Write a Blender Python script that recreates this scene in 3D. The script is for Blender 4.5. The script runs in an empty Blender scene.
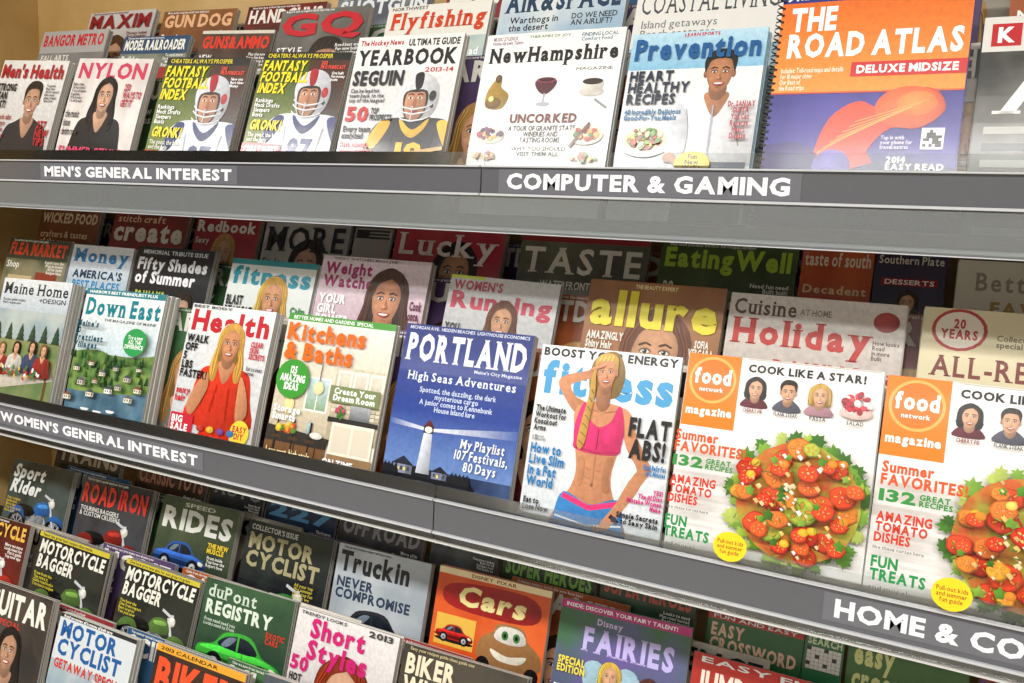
import bpy, math, random
from mathutils import Vector, Matrix
from mathutils.geometry import tessellate_polygon
random.seed(7)
scene=bpy.context.scene
EYE=1.55
TILT=math.radians(15)

# ------------------------------------------------------------------ materials
def lin(h):
    h=h.lstrip('#'); o=[]
    for i in (0,2,4):
        c=int(h[i:i+2],16)/255.0
        o.append(c/12.92 if c<=.04045 else ((c+.055)/1.055)**2.4)
    return o
def shade(h,k):
    h=h.lstrip('#'); return '#'+''.join('%02x'%max(0,min(255,int(int(h[i:i+2],16)*k))) for i in (0,2,4))
_m={}
def mat(key,rough=.26,coat=.2,spec=.45):
    """'#rrggbb' plain ink, or '#a~#b~scale' mottled print"""
    k=(key,rough,coat)
    if k in _m: return _m[k]
    m=bpy.data.materials.new('print_'+key.replace('#','')); m.use_nodes=True
    nt=m.node_tree; b=nt.nodes['Principled BSDF']
    b.inputs['Roughness'].default_value=rough; b.inputs['Specular IOR Level'].default_value=spec
    b.inputs['Coat Weight'].default_value=coat; b.inputs['Coat Roughness'].default_value=.1
    tc=nt.nodes.new('ShaderNodeTexCoord'); nz=nt.nodes.new('ShaderNodeTexNoise'); mx=nt.nodes.new('ShaderNodeMix'); mx.data_type='RGBA'
    nt.links.new(tc.outputs['Object'],nz.inputs['Vector'])
    if key=='ink':
        at=nt.nodes.new('ShaderNodeAttribute'); at.attribute_name='ink'; mx.blend_type='MULTIPLY'; mx.inputs['Factor'].default_value=1
        nz.inputs['Scale'].default_value=150; nz.inputs['Detail'].default_value=5
        r=nt.nodes.new('ShaderNodeValToRGB'); r.color_ramp.elements[0].position=.3; r.color_ramp.elements[1].position=.7; r.color_ramp.elements[0].color=(.78,.78,.8,1); r.color_ramp.elements[1].color=(1.0,1.0,1.0,1)
        nt.links.new(nz.outputs['Fac'],r.inputs['Fac']); nt.links.new(at.outputs['Color'],mx.inputs['A']); nt.links.new(r.outputs['Color'],mx.inputs['B'])
        nt.links.new(mx.outputs['Result'],b.inputs['Base Color']); _m[k]=m; return m
    p=key.split('~')
    if len(p)>1:
        a,c,s=lin(p[0]),lin(p[1]),float(p[2])
        nz.inputs['Scale'].default_value=s; nz.inputs['Detail'].default_value=5
        r=nt.nodes.new('ShaderNodeValToRGB'); r.color_ramp.elements[0].position=.38; r.color_ramp.elements[1].position=.62
        nt.links.new(nz.outputs['Fac'],r.inputs['Fac']); nt.links.new(r.outputs['Color'],mx.inputs['Factor'])
    else:
        a=lin(p[0]); c=[x*.93 for x in a]
        nz.inputs['Scale'].default_value=60
        nt.links.new(nz.outputs['Fac'],mx.inputs['Factor'])
    mx.inputs['A'].default_value=(*a,1); mx.inputs['B'].default_value=(*c,1)
    nt.links.new(mx.outputs['Result'],b.inputs['Base Color'])
    _m[k]=m; return m
def acrylic():
    m=bpy.data.materials.new('clear_acrylic'); m.use_nodes=True; nt=m.node_tree; nt.nodes.clear()
    o=nt.nodes.new('ShaderNodeOutputMaterial'); mx=nt.nodes.new('ShaderNodeMixShader'); t=nt.nodes.new('ShaderNodeBsdfTransparent'); g=nt.nodes.new('ShaderNodeBsdfGlossy'); f=nt.nodes.new('ShaderNodeFresnel')
    t.inputs[0].default_value=(.93,.95,.95,1); g.inputs['Roughness'].default_value=.12; f.inputs[0].default_value=1.9
    nt.links.new(f.outputs[0],mx.inputs[0]); nt.links.new(t.outputs[0],mx.inputs[1]); nt.links.new(g.outputs[0],mx.inputs[2]); nt.links.new(mx.outputs[0],o.inputs[0]); return m
ACR=acrylic()
def frosted(k):
    m=bpy.data.materials.new('frosted_acrylic'); m.use_nodes=True; nt=m.node_tree; nt.nodes.clear()
    o=nt.nodes.new('ShaderNodeOutputMaterial'); mx=nt.nodes.new('ShaderNodeMixShader'); t=nt.nodes.new('ShaderNodeBsdfTransparent'); g=nt.nodes.new('ShaderNodeBsdfPrincipled')
    t.inputs[0].default_value=(.9,.92,.92,1); g.inputs['Base Color'].default_value=(.6,.62,.63,1); g.inputs['Roughness'].default_value=.15; mx.inputs[0].default_value=k
    nt.links.new(t.outputs[0],mx.inputs[1]); nt.links.new(g.outputs[0],mx.inputs[2]); nt.links.new(mx.outputs[0],o.inputs[0]); return m
FRO=frosted(.16); FRB=frosted(.5)

# ------------------------------------------------------------------ glyphs
CH="ABCDEFGHIJKLMNOPQRSTUVWXYZabcdefghijklmnopqrstuvwxyz0123456789&!'.,-+#:?$%"
GL={}
def build_glyphs():
    obs=[]
    for b in (0,1,2):
        for ch in CH:
            cu=bpy.data.curves.new('g','FONT'); cu.body=ch; cu.size=1; cu.offset=(0,.02,.043)[b]; cu.resolution_u=2
            o=bpy.data.objects.new('g',cu); scene.collection.objects.link(o); obs.append((b,ch,o))
    bpy.context.view_layer.update(); dg=bpy.context.evaluated_depsgraph_get()
    for b,ch,o in obs:
        ev=o.evaluated_get(dg); me=ev.to_mesh(); me.calc_loop_triangles()
        v=[(p.co.x,p.co.y) for p in me.vertices]
        tr=[tuple(t.vertices) for t in me.loop_triangles]
        x0=min(p[0] for p in v); x1=max(p[0] for p in v); y0=min(p[1] for p in v); y1=max(p[1] for p in v)
        tris=[[(v[i][0]-x0,v[i][1]) for i in t] for t in tr]
        cnt={}
        for t in tr:
            for i in range(3):
                e=tuple(sorted((t[i],t[(i+1)%3]))); cnt[e]=cnt.get(e,0)+1
        ser=[]
        if ch.isalpha():
            for (i,j),n in cnt.items():
                a,c=v[i],v[j]; L=abs(a[0]-c[0])
                if n==1 and abs(a[1]-c[1])<.004 and .03<L<.24:
                    bot=abs(a[1]-y0)<.02 or abs(a[1])<.03; top=abs(a[1]-y1)<.02 or (ch in 'mnruipvwxy' and .4<a[1]<.56)
                    if bot or top:
                        xa=min(a[0],c[0])-x0-.06; xb=max(a[0],c[0])-x0+.06; ya=a[1]; yb=ya+(.045 if bot else -.045)
                        ser+=[[(xa,ya),(xb,ya),(xb,yb)],[(xa,ya),(xb,yb),(xa,yb)]]
        GL[(b,ch)]=(tris,x1-x0,ser)
        ev.to_mesh_clear()
    for b,ch,o in obs:
        cu=o.data; bpy.data.objects.remove(o); bpy.data.curves.remove(cu)
build_glyphs()
def layout(s,b,serif):
    x=0; out=[]
    for ch in s:
        if ch==' ': x+=.24; continue
        g=GL.get((b,ch))
        if not g: continue
        for t in g[0]+(g[2] if serif else []): out.append([(p[0]+x,p[1]) for p in t])
        x+=g[1]+(.13 if serif else .075)
    return out

def half(poly,ax,lim,sg):
    o=[]; n=len(poly)
    for i in range(n):
        a=poly[i]; b=poly[(i+1)%n]; da=(a[ax]-lim)*sg; db=(b[ax]-lim)*sg
        if da>=0: o.append(a)
        if (da>=0)!=(db>=0):
            t=da/(da-db); o.append(tuple(p+(q-p)*t for p,q in zip(a,b)))
    return o
def smooth(pts,k=4):
    o=[]; n=len(pts)
    for i in range(n):
        p0,p1,p2,p3=pts[i-1],pts[i],pts[(i+1)%n],pts[(i+2)%n]
        for j in range(k):
            t=j/k
            o.append(tuple(.5*((2*p1[a])+(-p0[a]+p2[a])*t+(2*p0[a]-5*p1[a]+4*p2[a]-p3[a])*t*t+(-p0[a]+3*p1[a]-3*p2[a]+p3[a])*t**3) for a in (0,1)))
    return o
NB=8
WORDS='easy summer recipes best new tips for your guide to the road tested ideas you need now how we built it inside special report plus great looks from top pros save money more fun all in one'.split()
class Cover:
    """flat printed artwork; unit = cover width, v measured downward from the top"""
    def __init__(s,w,h,bow=0): s.w=w; s.h=h; s.H=h/w; s.v=[]; s.f=[]; s.mi=[]; s.mats=[]; s.L=1; s.vc={}; s.bow=bow; s.kn=[-bow*math.sin(math.pi*i/NB) for i in range(NB+1)]
    def yb(s,z):
        q=min(max(z/s.h*NB,0),NB-1e-6); i=int(q); return s.kn[i]+(s.kn[i+1]-s.kn[i])*(q-i)
    def m(s,c,**k):
        mm=mat(c,**k) if isinstance(c,str) else c
        if mm not in s.mats: s.mats.append(mm)
        return s.mats.index(mm)
    def emit(s,polys,col):
        mi=s.m(col); bh=s.H/NB
        for p in polys:
            if any(q[0]<0 or q[0]>1 or q[1]<0 or q[1]>s.H for q in p):
                for ax,lim,sg in ((0,0,1),(0,1,-1),(1,0,1),(1,s.H,-1)):
                    p=half(p,ax,lim,sg)
                    if not p: break
            if len(p)<3: continue
            lo=int(min(q[1] for q in p)/bh-1e-9); hi=int(max(q[1] for q in p)/bh-1e-9)
            parts=[p]
            if hi>lo:
                parts=[]; rest=p
                for k in range(lo+1,hi+1):
                    parts.append(half(rest,1,k*bh,-1)); rest=half(rest,1,k*bh,1)
                parts.append(rest)
            for p in parts:
                if len(p)<3: continue
                b=len(s.v)
                for q in p:
                    z=(s.H-q[1])*s.w
                    if len(q)>2: s.vc[len(s.v)]=q[2:5]
                    s.v.append((q[0]*s.w,-s.L*4.5e-5+s.yb(z),z))
                s.f.append(tuple(range(b,b+len(p)))); s.mi.append(mi)
        s.L+=1
    def bg(s,c): s.emit([[(0,0),(1,0),(1,s.H),(0,s.H)]],c); s.base=c
    def g(s,a,b,c,d,c1,c2):
        x,y=lin(c1),lin(c2); s.emit([[(a,b,*x),(c,b,*x),(c,d,*y),(a,d,*y)]],'ink')
    def r(s,a,b,c,d,col): s.emit([[(a,b),(c,b),(c,d),(a,d)]],col)
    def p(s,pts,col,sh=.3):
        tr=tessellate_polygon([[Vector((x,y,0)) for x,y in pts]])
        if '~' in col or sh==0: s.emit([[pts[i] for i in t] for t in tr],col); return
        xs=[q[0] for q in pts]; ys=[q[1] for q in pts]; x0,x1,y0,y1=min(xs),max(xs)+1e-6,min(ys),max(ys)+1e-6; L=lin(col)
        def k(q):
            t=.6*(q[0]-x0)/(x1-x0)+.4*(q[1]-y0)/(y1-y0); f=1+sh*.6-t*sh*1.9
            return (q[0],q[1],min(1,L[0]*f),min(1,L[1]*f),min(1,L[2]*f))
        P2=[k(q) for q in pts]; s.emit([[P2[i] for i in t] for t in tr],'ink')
    def sm(s,pts,col,sh=.3): s.p(smooth(pts),col,sh)
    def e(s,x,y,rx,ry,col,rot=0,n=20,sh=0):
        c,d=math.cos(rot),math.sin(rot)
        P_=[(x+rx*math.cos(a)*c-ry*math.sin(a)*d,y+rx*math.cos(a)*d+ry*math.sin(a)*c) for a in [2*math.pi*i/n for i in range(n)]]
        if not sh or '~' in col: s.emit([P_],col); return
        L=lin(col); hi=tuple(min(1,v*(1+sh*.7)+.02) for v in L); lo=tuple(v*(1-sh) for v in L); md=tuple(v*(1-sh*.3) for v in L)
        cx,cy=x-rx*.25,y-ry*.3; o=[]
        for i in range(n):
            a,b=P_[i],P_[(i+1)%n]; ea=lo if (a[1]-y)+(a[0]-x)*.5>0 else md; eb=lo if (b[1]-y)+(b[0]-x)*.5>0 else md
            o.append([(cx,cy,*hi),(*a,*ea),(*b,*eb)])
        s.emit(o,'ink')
    def l(s,pts,wd,col):
        ps=[]
        for a,b in zip(pts,pts[1:]):
            dx,dy=b[0]-a[0],b[1]-a[1]; L=math.hypot(dx,dy) or 1; nx,ny=-dy/L*wd/2,dx/L*wd/2
            ps.append([(a[0]+nx,a[1]+ny),(b[0]+nx,b[1]+ny),(b[0]-nx,b[1]-ny),(a[0]-nx,a[1]-ny)])
        s.emit(ps,col)
    def t(s,txt,u0,v0,u1,v1,col,b=1,serif=0,it=0):
        tr=layout(txt,b,serif)
        if not tr: return
        xs=[q[0] for p in tr for q in p]; ys=[q[1] for p in tr for q in p]
        x0,x1,y0,y1=min(xs),max(xs),min(ys),max(ys); sx=(u1-u0)/(x1-x0); sy=(v1-v0)/(y1-y0)
        s.emit([[(u0+(q[0]-x0)*sx+it*(q[1]-y0)*sy,v1-(q[1]-y0)*sy) for q in p] for p in tr],col)
    def tb(s,txt,u0,v0,u1,v1,col,b=1,al='l',serif=0,it=0):
        ls=txt.split('|'); n=len(ls); lh=(v1-v0)/n; k=lh*.86/.72
        lay=[layout(x,b,serif) for x in ls]
        wd=[max([q[0] for p in t for q in p] or [.1]) for t in lay]
        sx=min(k,(u1-u0)/max(wd)); ps=[]
        for i,t in enumerate(lay):
            off={'l':0,'c':(u1-u0-wd[i]*sx)/2,'r':u1-u0-wd[i]*sx}[al]
            for p in t: ps.append([(u0+off+q[0]*sx+it*q[1]*k,v0+(i+.9)*lh-q[1]*k) for q in p])
        s.emit(ps,col)
    def micro(s,u0,v0,u1,n,col,lh=.034,wl=16,al='l'):
        o=[]
        for i in range(n):
            t=''
            while len(t)<wl-4: t+=random.choice(WORDS)+' '
            o.append(t.strip().capitalize())
        s.tb('|'.join(o),u0,v0,u1,v0+n*lh,col,1,al)

# ------------------------------------------------------------------ illustration helpers
def tf(pts,x,y,r,a=0):
    c,d=math.cos(a),math.sin(a); return [(x+(p*c-q*d)*r,y+(p*d+q*c)*r) for p,q in pts]
def face(c,x,y,r,skin='#e2ad88',hair='#3a2418',st='long',cloth='#8a1c2c',body=1,a=0,vn=1):
    dk=shade(skin,.8)
    F=lambda pts,col,sh=.3:c.sm(tf(pts,x,y,r,a),col,sh)
    E=lambda px,py,rx,ry,col,sh=0:c.e(*tf([(px,py)],x,y,r,a)[0],rx*r,ry*r,col,a,16,sh)
    Ln=lambda pts,w_,col:c.l(tf(pts,x,y,r,a),w_*r,col)
    if st=='long': F([(-.3,-1.35),(.3,-1.35),(.95,-.8),(1.1,.2),(1.35,1.3),(1.1,2.2),(.4,1.9),(-.4,1.9),(-1.1,2.2),(-1.35,1.3),(-1.1,.2),(-.95,-.8)],shade(hair,.7))
    if st=='bob': F([(-.3,-1.35),(.3,-1.35),(1.0,-.8),(1.15,.2),(1.05,.95),(.4,1.1),(-.4,1.1),(-1.05,.95),(-1.15,.2),(-1.0,-.8)],shade(hair,.75))
    if body:
        F([(-.4,1.0),(-1.2,1.35),(-2.0,1.75),(-2.4,3.2),(-2.5,5),(2.5,5),(2.4,3.2),(2.0,1.75),(1.2,1.35),(.4,1.0)],cloth,.4)
        Ln([(-1.5,1.9),(-1.3,3),(-1.5,4)],.08,shade(cloth,.7)); Ln([(1.4,1.9),(1.2,2.8),(1.5,4)],.1,shade(cloth,.6)); Ln([(-.7,2.4),(-.4,3.2)],.06,shade(cloth,1.25))
        if vn: F([(-.6,1.05),(.6,1.05),(.5,1.7),(0,2.4),(-.5,1.7)],skin)
    F([(-.4,.5),(.4,.5),(.42,1.2),(0,1.5),(-.42,1.2)],dk)
    if st=='short': E(-.74,0,.12,.22,dk,.3); E(.74,0,.12,.22,dk,.3)
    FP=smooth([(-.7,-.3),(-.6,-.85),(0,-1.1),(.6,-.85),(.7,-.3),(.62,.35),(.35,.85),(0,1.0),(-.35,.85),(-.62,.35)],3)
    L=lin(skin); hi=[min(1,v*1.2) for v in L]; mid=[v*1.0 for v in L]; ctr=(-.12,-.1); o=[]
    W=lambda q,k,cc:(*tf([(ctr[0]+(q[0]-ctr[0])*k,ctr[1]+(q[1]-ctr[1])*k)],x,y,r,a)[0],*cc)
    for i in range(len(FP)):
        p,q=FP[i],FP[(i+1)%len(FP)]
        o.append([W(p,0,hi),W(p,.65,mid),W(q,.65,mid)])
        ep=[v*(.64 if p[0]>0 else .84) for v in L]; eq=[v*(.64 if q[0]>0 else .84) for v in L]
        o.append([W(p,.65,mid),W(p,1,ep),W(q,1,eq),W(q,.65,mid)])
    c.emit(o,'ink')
    E(-.4,.28,.15,.12,shade(skin,1.05),.08); E(.38,.28,.13,.11,shade(skin,.96),.08)
    if st in('long','bob'):
        F([(.1,-1.35),(-.6,-1.2),(-1.05,-.5),(-1.05,.7),(-.8,.8),(-.7,-.1),(-.45,-.7),(.15,-1.0)],hair)
        F([(.0,-1.35),(.6,-1.2),(1.05,-.5),(1.05,.7),(.82,.8),(.72,-.1),(.55,-.65),(.05,-1.02)],hair)
        if st=='long':
            F([(-1.0,.2),(-1.3,1.1),(-1.25,2.1),(-.8,2.3),(-.65,1.5),(-.8,.9),(-.75,.3)],hair); F([(1.0,.2),(1.3,1.1),(1.2,2.1),(.8,2.2),(.65,1.5),(.82,.9),(.75,.3)],hair)
        for k in range(4):
            d=.07*k; e_=1.9 if st=='long' else .7
            Ln([(-.5-d,-1.0),(-.82-d*.7,-.4),(-.84-d,.4),(-.8-d*2,e_*.6),(-.9-d,e_)],.035,shade(hair,1.35 if k%2 else .75))
            Ln([(.5+d,-1.0),(.84+d*.6,-.3),(.86+d,.5),(.82+d*2,e_*.65),(.88+d,e_)],.035,shade(hair,1.2 if k%2 else .65))
    else:
        F([(-.78,-.1),(-.86,-.8),(-.5,-1.3),(.1,-1.42),(.65,-1.25),(.86,-.8),(.78,-.1),(.66,-.45),(.5,-.8),(0,-.88),(-.5,-.75),(-.66,-.4)],hair)
        for k in range(4): Ln([(-.6+.3*k,-.85),(-.4+.28*k,-1.25)],.05,shade(hair,1.4))
    for sx in(-1,1):
        E(sx*.29,-.13,.19,.11,shade(skin,.84)); E(sx*.29,-.11,.14,.06,'#efe8e0'); E(sx*.29,-.11,.07,.07,'#3a2418'); E(sx*.29,-.11,.035,.04,'#0a0808'); E(sx*.29-.03,-.135,.018,.018,'#ffffff')
        Ln([(sx*.13,-.12),(sx*.22,-.18),(sx*.38,-.17),(sx*.46,-.1)],.03,'#1c120e')
        Ln([(sx*.12,-.3),(sx*.3,-.37),(sx*.5,-.28)],.055,shade(hair,.65))
    F([(.03,-.1),(.08,.15),(.15,.27),(.05,.33),(-.02,.3)],shade(skin,.87),.08); E(-.03,.24,.06,.07,shade(skin,1.12),.05); E(-.07,.33,.03,.018,shade(skin,.55)); E(.07,.33,.03,.018,shade(skin,.55))
    F([(-.31,.52),(-.12,.47),(0,.5),(.12,.47),(.31,.52),(.15,.67),(-.15,.67)],'#b04a48',.1); F([(-.24,.535),(0,.52),(.24,.535),(.12,.6),(-.12,.6)],'#faf6f0',.03); Ln([(-.12,.78),(.1,.775)],.025,shade(skin,.88))
def helmet_player(c,x,y,r,jersey,trim,num,shell,stripe):
    F=lambda pts,col,sh=.3:c.sm(tf(pts,x,y,r),col,sh); Ln=lambda p,w_,k:c.l(tf(p,x,y,r),w_*r,k)
    F([(-.7,.9),(-1.9,1.1),(-2.5,2.1),(-2.7,5),(2.7,5),(2.5,2.1),(1.9,1.1),(.7,.9)],jersey,.4)
    F([(-1.9,1.1),(-2.5,2.1),(-2.0,2.4),(-1.3,1.2)],trim); F([(1.9,1.1),(2.5,2.1),(2.0,2.4),(1.3,1.2)],trim)
    F([(-.8,.95),(0,1.5),(.8,.95),(.6,1.5),(0,1.9),(-.6,1.5)],trim)
    Ln([(-2.6,3.0),(-1.6,3.3),(-1.5,4.5)],.25,trim); Ln([(2.6,3.0),(1.6,3.3),(1.5,4.5)],.25,trim)
    Ln([(-1.1,1.6),(-1.0,2.8)],.07,shade(jersey,.7)); Ln([(1.2,1.6),(1.0,2.9)],.1,shade(jersey,.6)); Ln([(.2,3.6),(-.6,4.2)],.08,shade(jersey,.72))
    c.t(num,x-.75*r,y+2.1*r,x+.75*r,y+3.3*r,trim,2)
    F([(-.9,.3),(-1.05,-.5),(-.6,-1.1),(.1,-1.28),(.8,-1),(1.12,-.3),(1.05,.5),(.6,.95),(-.5,.95)],shell,.45)
    F([(-.35,-1.2),(.1,-1.28),(.12,-.6),(-.2,-.5)],stripe); c.e(x+.8*r,y-.15*r,.2*r,.26*r,stripe,0,16,.3); c.e(x+.85*r,y+.35*r,.1*r,.1*r,'#2a2a2e')
    F([(-.72,-.35),(.45,-.4),(.55,.5),(.2,1.05),(-.4,1.05),(-.72,.5)],'#2a1c18',.2)
    F([(-.64,-.25),(-.1,-.32),(.38,-.28),(.45,.5),(.15,.98),(-.35,.98),(-.64,.5)],'#c58a66',.4)
    for sx in(-.4,.12): Ln([(sx-.16,-.2),(sx,-.26),(sx+.16,-.2)],.07,'#4a2c1e'); c.e(x+sx*r,y-.05*r,.13*r,.06*r,'#efe6da'); c.e(x+sx*r,y-.05*r,.06*r,.06*r,'#20150f')
    F([(-.12,-.05),(-.24,.3),(-.1,.38),(0,.3)],'#a86c4c',.15); F([(-.36,.62),(-.1,.56),(.14,.6),(-.08,.74)],'#8a4038',.15)
    for yy in(.42,.66,1.0): Ln([(-.95,yy-.18),(-.7,yy),(-.15,yy+.1),(.5,yy),(.85,yy-.15)],.075,'#c9ccd2'); Ln([(-.95,yy-.2),(-.7,yy-.02),(-.15,yy+.08),(.5,yy-.02)],.025,'#ffffff')
    Ln([(-.2,.35),(-.2,1.1)],.07,'#c9ccd2')
def blobs(c,x,y,rx,ry,n,cols,s0,s1):
    for i in range(n):
        a=random.random()*6.283; q=math.sqrt(random.random()); s=random.uniform(s0,s1)
        c.e(x+rx*q*math.cos(a),y+ry*q*math.sin(a),s,s*random.uniform(.55,1),random.choice(cols),random.random()*3,9,.3)
def leaf(c,x,y,r,col,n=9,sh=.4):
    c.p([(x+(r if i%2 else r*.62)*math.cos(6.283*i/(2*n)+.3)*random.uniform(.8,1.15),y+(r if i%2 else r*.62)*math.sin(6.283*i/(2*n)+.3)*random.uniform(.8,1.15)) for i in range(2*n)],col,sh)
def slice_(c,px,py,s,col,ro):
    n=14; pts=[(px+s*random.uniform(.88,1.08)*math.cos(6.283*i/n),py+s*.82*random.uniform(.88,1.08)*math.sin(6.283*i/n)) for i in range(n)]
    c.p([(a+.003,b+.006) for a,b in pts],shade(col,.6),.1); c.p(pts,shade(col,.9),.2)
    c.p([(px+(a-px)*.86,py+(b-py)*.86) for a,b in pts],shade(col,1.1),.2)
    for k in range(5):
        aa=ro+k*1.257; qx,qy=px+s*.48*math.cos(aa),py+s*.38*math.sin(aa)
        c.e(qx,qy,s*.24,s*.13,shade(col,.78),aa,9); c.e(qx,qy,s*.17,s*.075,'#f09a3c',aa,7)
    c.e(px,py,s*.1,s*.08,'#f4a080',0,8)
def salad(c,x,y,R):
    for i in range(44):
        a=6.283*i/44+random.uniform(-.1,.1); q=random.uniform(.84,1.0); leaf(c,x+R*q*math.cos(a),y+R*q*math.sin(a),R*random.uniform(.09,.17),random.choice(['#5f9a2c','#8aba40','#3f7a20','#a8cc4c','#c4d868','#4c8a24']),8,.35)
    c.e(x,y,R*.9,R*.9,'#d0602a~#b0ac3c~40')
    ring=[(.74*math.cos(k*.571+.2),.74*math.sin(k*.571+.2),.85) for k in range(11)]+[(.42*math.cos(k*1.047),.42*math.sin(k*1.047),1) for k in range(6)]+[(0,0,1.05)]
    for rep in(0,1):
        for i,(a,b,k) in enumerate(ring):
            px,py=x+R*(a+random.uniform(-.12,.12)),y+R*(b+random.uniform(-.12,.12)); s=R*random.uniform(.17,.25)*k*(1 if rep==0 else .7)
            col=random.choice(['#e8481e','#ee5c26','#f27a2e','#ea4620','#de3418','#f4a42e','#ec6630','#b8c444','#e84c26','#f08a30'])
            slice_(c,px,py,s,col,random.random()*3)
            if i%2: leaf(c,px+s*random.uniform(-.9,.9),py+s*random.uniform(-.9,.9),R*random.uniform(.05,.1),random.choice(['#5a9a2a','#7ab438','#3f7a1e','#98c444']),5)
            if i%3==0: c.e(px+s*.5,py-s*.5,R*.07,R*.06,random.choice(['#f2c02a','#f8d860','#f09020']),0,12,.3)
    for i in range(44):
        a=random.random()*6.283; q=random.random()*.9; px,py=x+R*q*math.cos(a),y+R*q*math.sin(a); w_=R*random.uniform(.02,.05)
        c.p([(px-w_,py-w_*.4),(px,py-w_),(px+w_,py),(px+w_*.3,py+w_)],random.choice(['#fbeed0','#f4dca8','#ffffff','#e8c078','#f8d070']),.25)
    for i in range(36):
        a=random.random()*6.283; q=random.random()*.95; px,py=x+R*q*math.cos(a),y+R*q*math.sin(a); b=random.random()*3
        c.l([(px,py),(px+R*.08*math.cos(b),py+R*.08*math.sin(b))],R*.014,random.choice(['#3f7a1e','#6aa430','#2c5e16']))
def car(c,x,y,s,col,flip=1):
    F=lambda p,k,sh=.35:c.sm(tf([(a*flip,b) for a,b in p],x,y,s),k,sh)
    c.e(x,y+.36*s,1.2*s,.12*s,'#121212')
    F([(-1.1,.2),(-1.1,-.05),(-.7,-.15),(-.4,-.42),(.25,-.45),(.6,-.15),(1.05,-.02),(1.12,.25),(.6,.32),(-.7,.32)],col)
    F([(-1.05,-.03),(-.6,-.12),(.5,-.12),(1.0,0),(.5,.0),(-.6,.0)],shade(col,1.4)); F([(-.55,-.14),(-.32,-.36),(.2,-.38),(.45,-.13)],'#1c2430'); F([(-.3,-.34),(-.1,-.35),(-.3,-.16),(-.48,-.16)],'#7a8a9a'); c.l(tf([(-.05*flip,-.4),(-.05*flip,-.12)],x,y,s),.05*s,col)
    F([(-1.0,.1),(.95,.12),(.9,.24),(-1.0,.22)],shade(col,.55)); F([(.85,.0),(1.05,.05),(1.0,.14),(.85,.1)],'#f5f2d8'); c.l(tf([(.1*flip,-.1),(.12*flip,.28)],x,y,s),.015*s,shade(col,.4))
    for a in(-.62,.62): c.e(x+a*s,y+.25*s,.25*s,.25*s,'#101010'); c.e(x+a*s,y+.25*s,.15*s,.15*s,'#b9bdc2',0,14,.5); c.e(x+a*s,y+.25*s,.05*s,.05*s,'#333333')
def bike(c,x,y,s,col,chrome='#c9ccd0'):
    c.e(x,y+.72*s,1.4*s,.1*s,'#101010')
    for a in(-.85,.85):
        c.e(x+a*s,y+.3*s,.42*s,.42*s,'#0d0d0d'); c.e(x+a*s,y+.3*s,.3*s,.3*s,'#7c8085',0,18,.5); c.e(x+a*s,y+.3*s,.22*s,.22*s,'#1b1b1d')
        for k in range(4): c.l(tf([(a+.3*math.cos(k*.785),.3+.3*math.sin(k*.785)),(a-.3*math.cos(k*.785),.3-.3*math.sin(k*.785))],x,y,s),.025*s,chrome)
    F=lambda p,k,sh=.4:c.sm(tf(p,x,y,s),k,sh)
    c.l(tf([(.85,.3),(.45,-.55)],x,y,s),.09*s,chrome); c.l(tf([(.2,-.7),(.5,-.6),(.62,-.62)],x,y,s),.07*s,chrome)
    F([(-.35,.45),(-.35,-.02),(.35,-.05),(.4,.4)],'#55585c~#b9bcc0~120'); c.e(x-.1*s,y+.12*s,.14*s,.2*s,'#9a9da2',-.3,14,.5); c.e(x+.18*s,y+.12*s,.14*s,.2*s,'#8a8d92',.3,14,.5)
    F([(-.15,-.1),(-.05,-.42),(.4,-.48),(.55,-.15)],col); F([(0,-.38),(.35,-.43),(.42,-.34),(.05,-.3)],shade(col,1.6))
    F([(-.95,-.05),(-.85,-.28),(-.3,-.28),(-.1,-.1),(-.4,.02)],'#161616'); F([(-1.3,.1),(-1.1,-.18),(-.7,-.2),(-.5,.1),(-.85,-.05)],col); F([(.5,.0),(.75,-.18),(1.1,-.12),(1.3,.12),(.95,-.02)],col)
    c.l(tf([(.1,.45),(-.6,.55),(-1.25,.5)],x,y,s),.1*s,chrome); c.l(tf([(.1,.43),(-.6,.53),(-1.25,.48)],x,y,s),.03*s,'#ffffff'); c.e(x+.6*s,y-.48*s,.12*s,.12*s,'#f2f0e0',0,14,.4)
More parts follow.
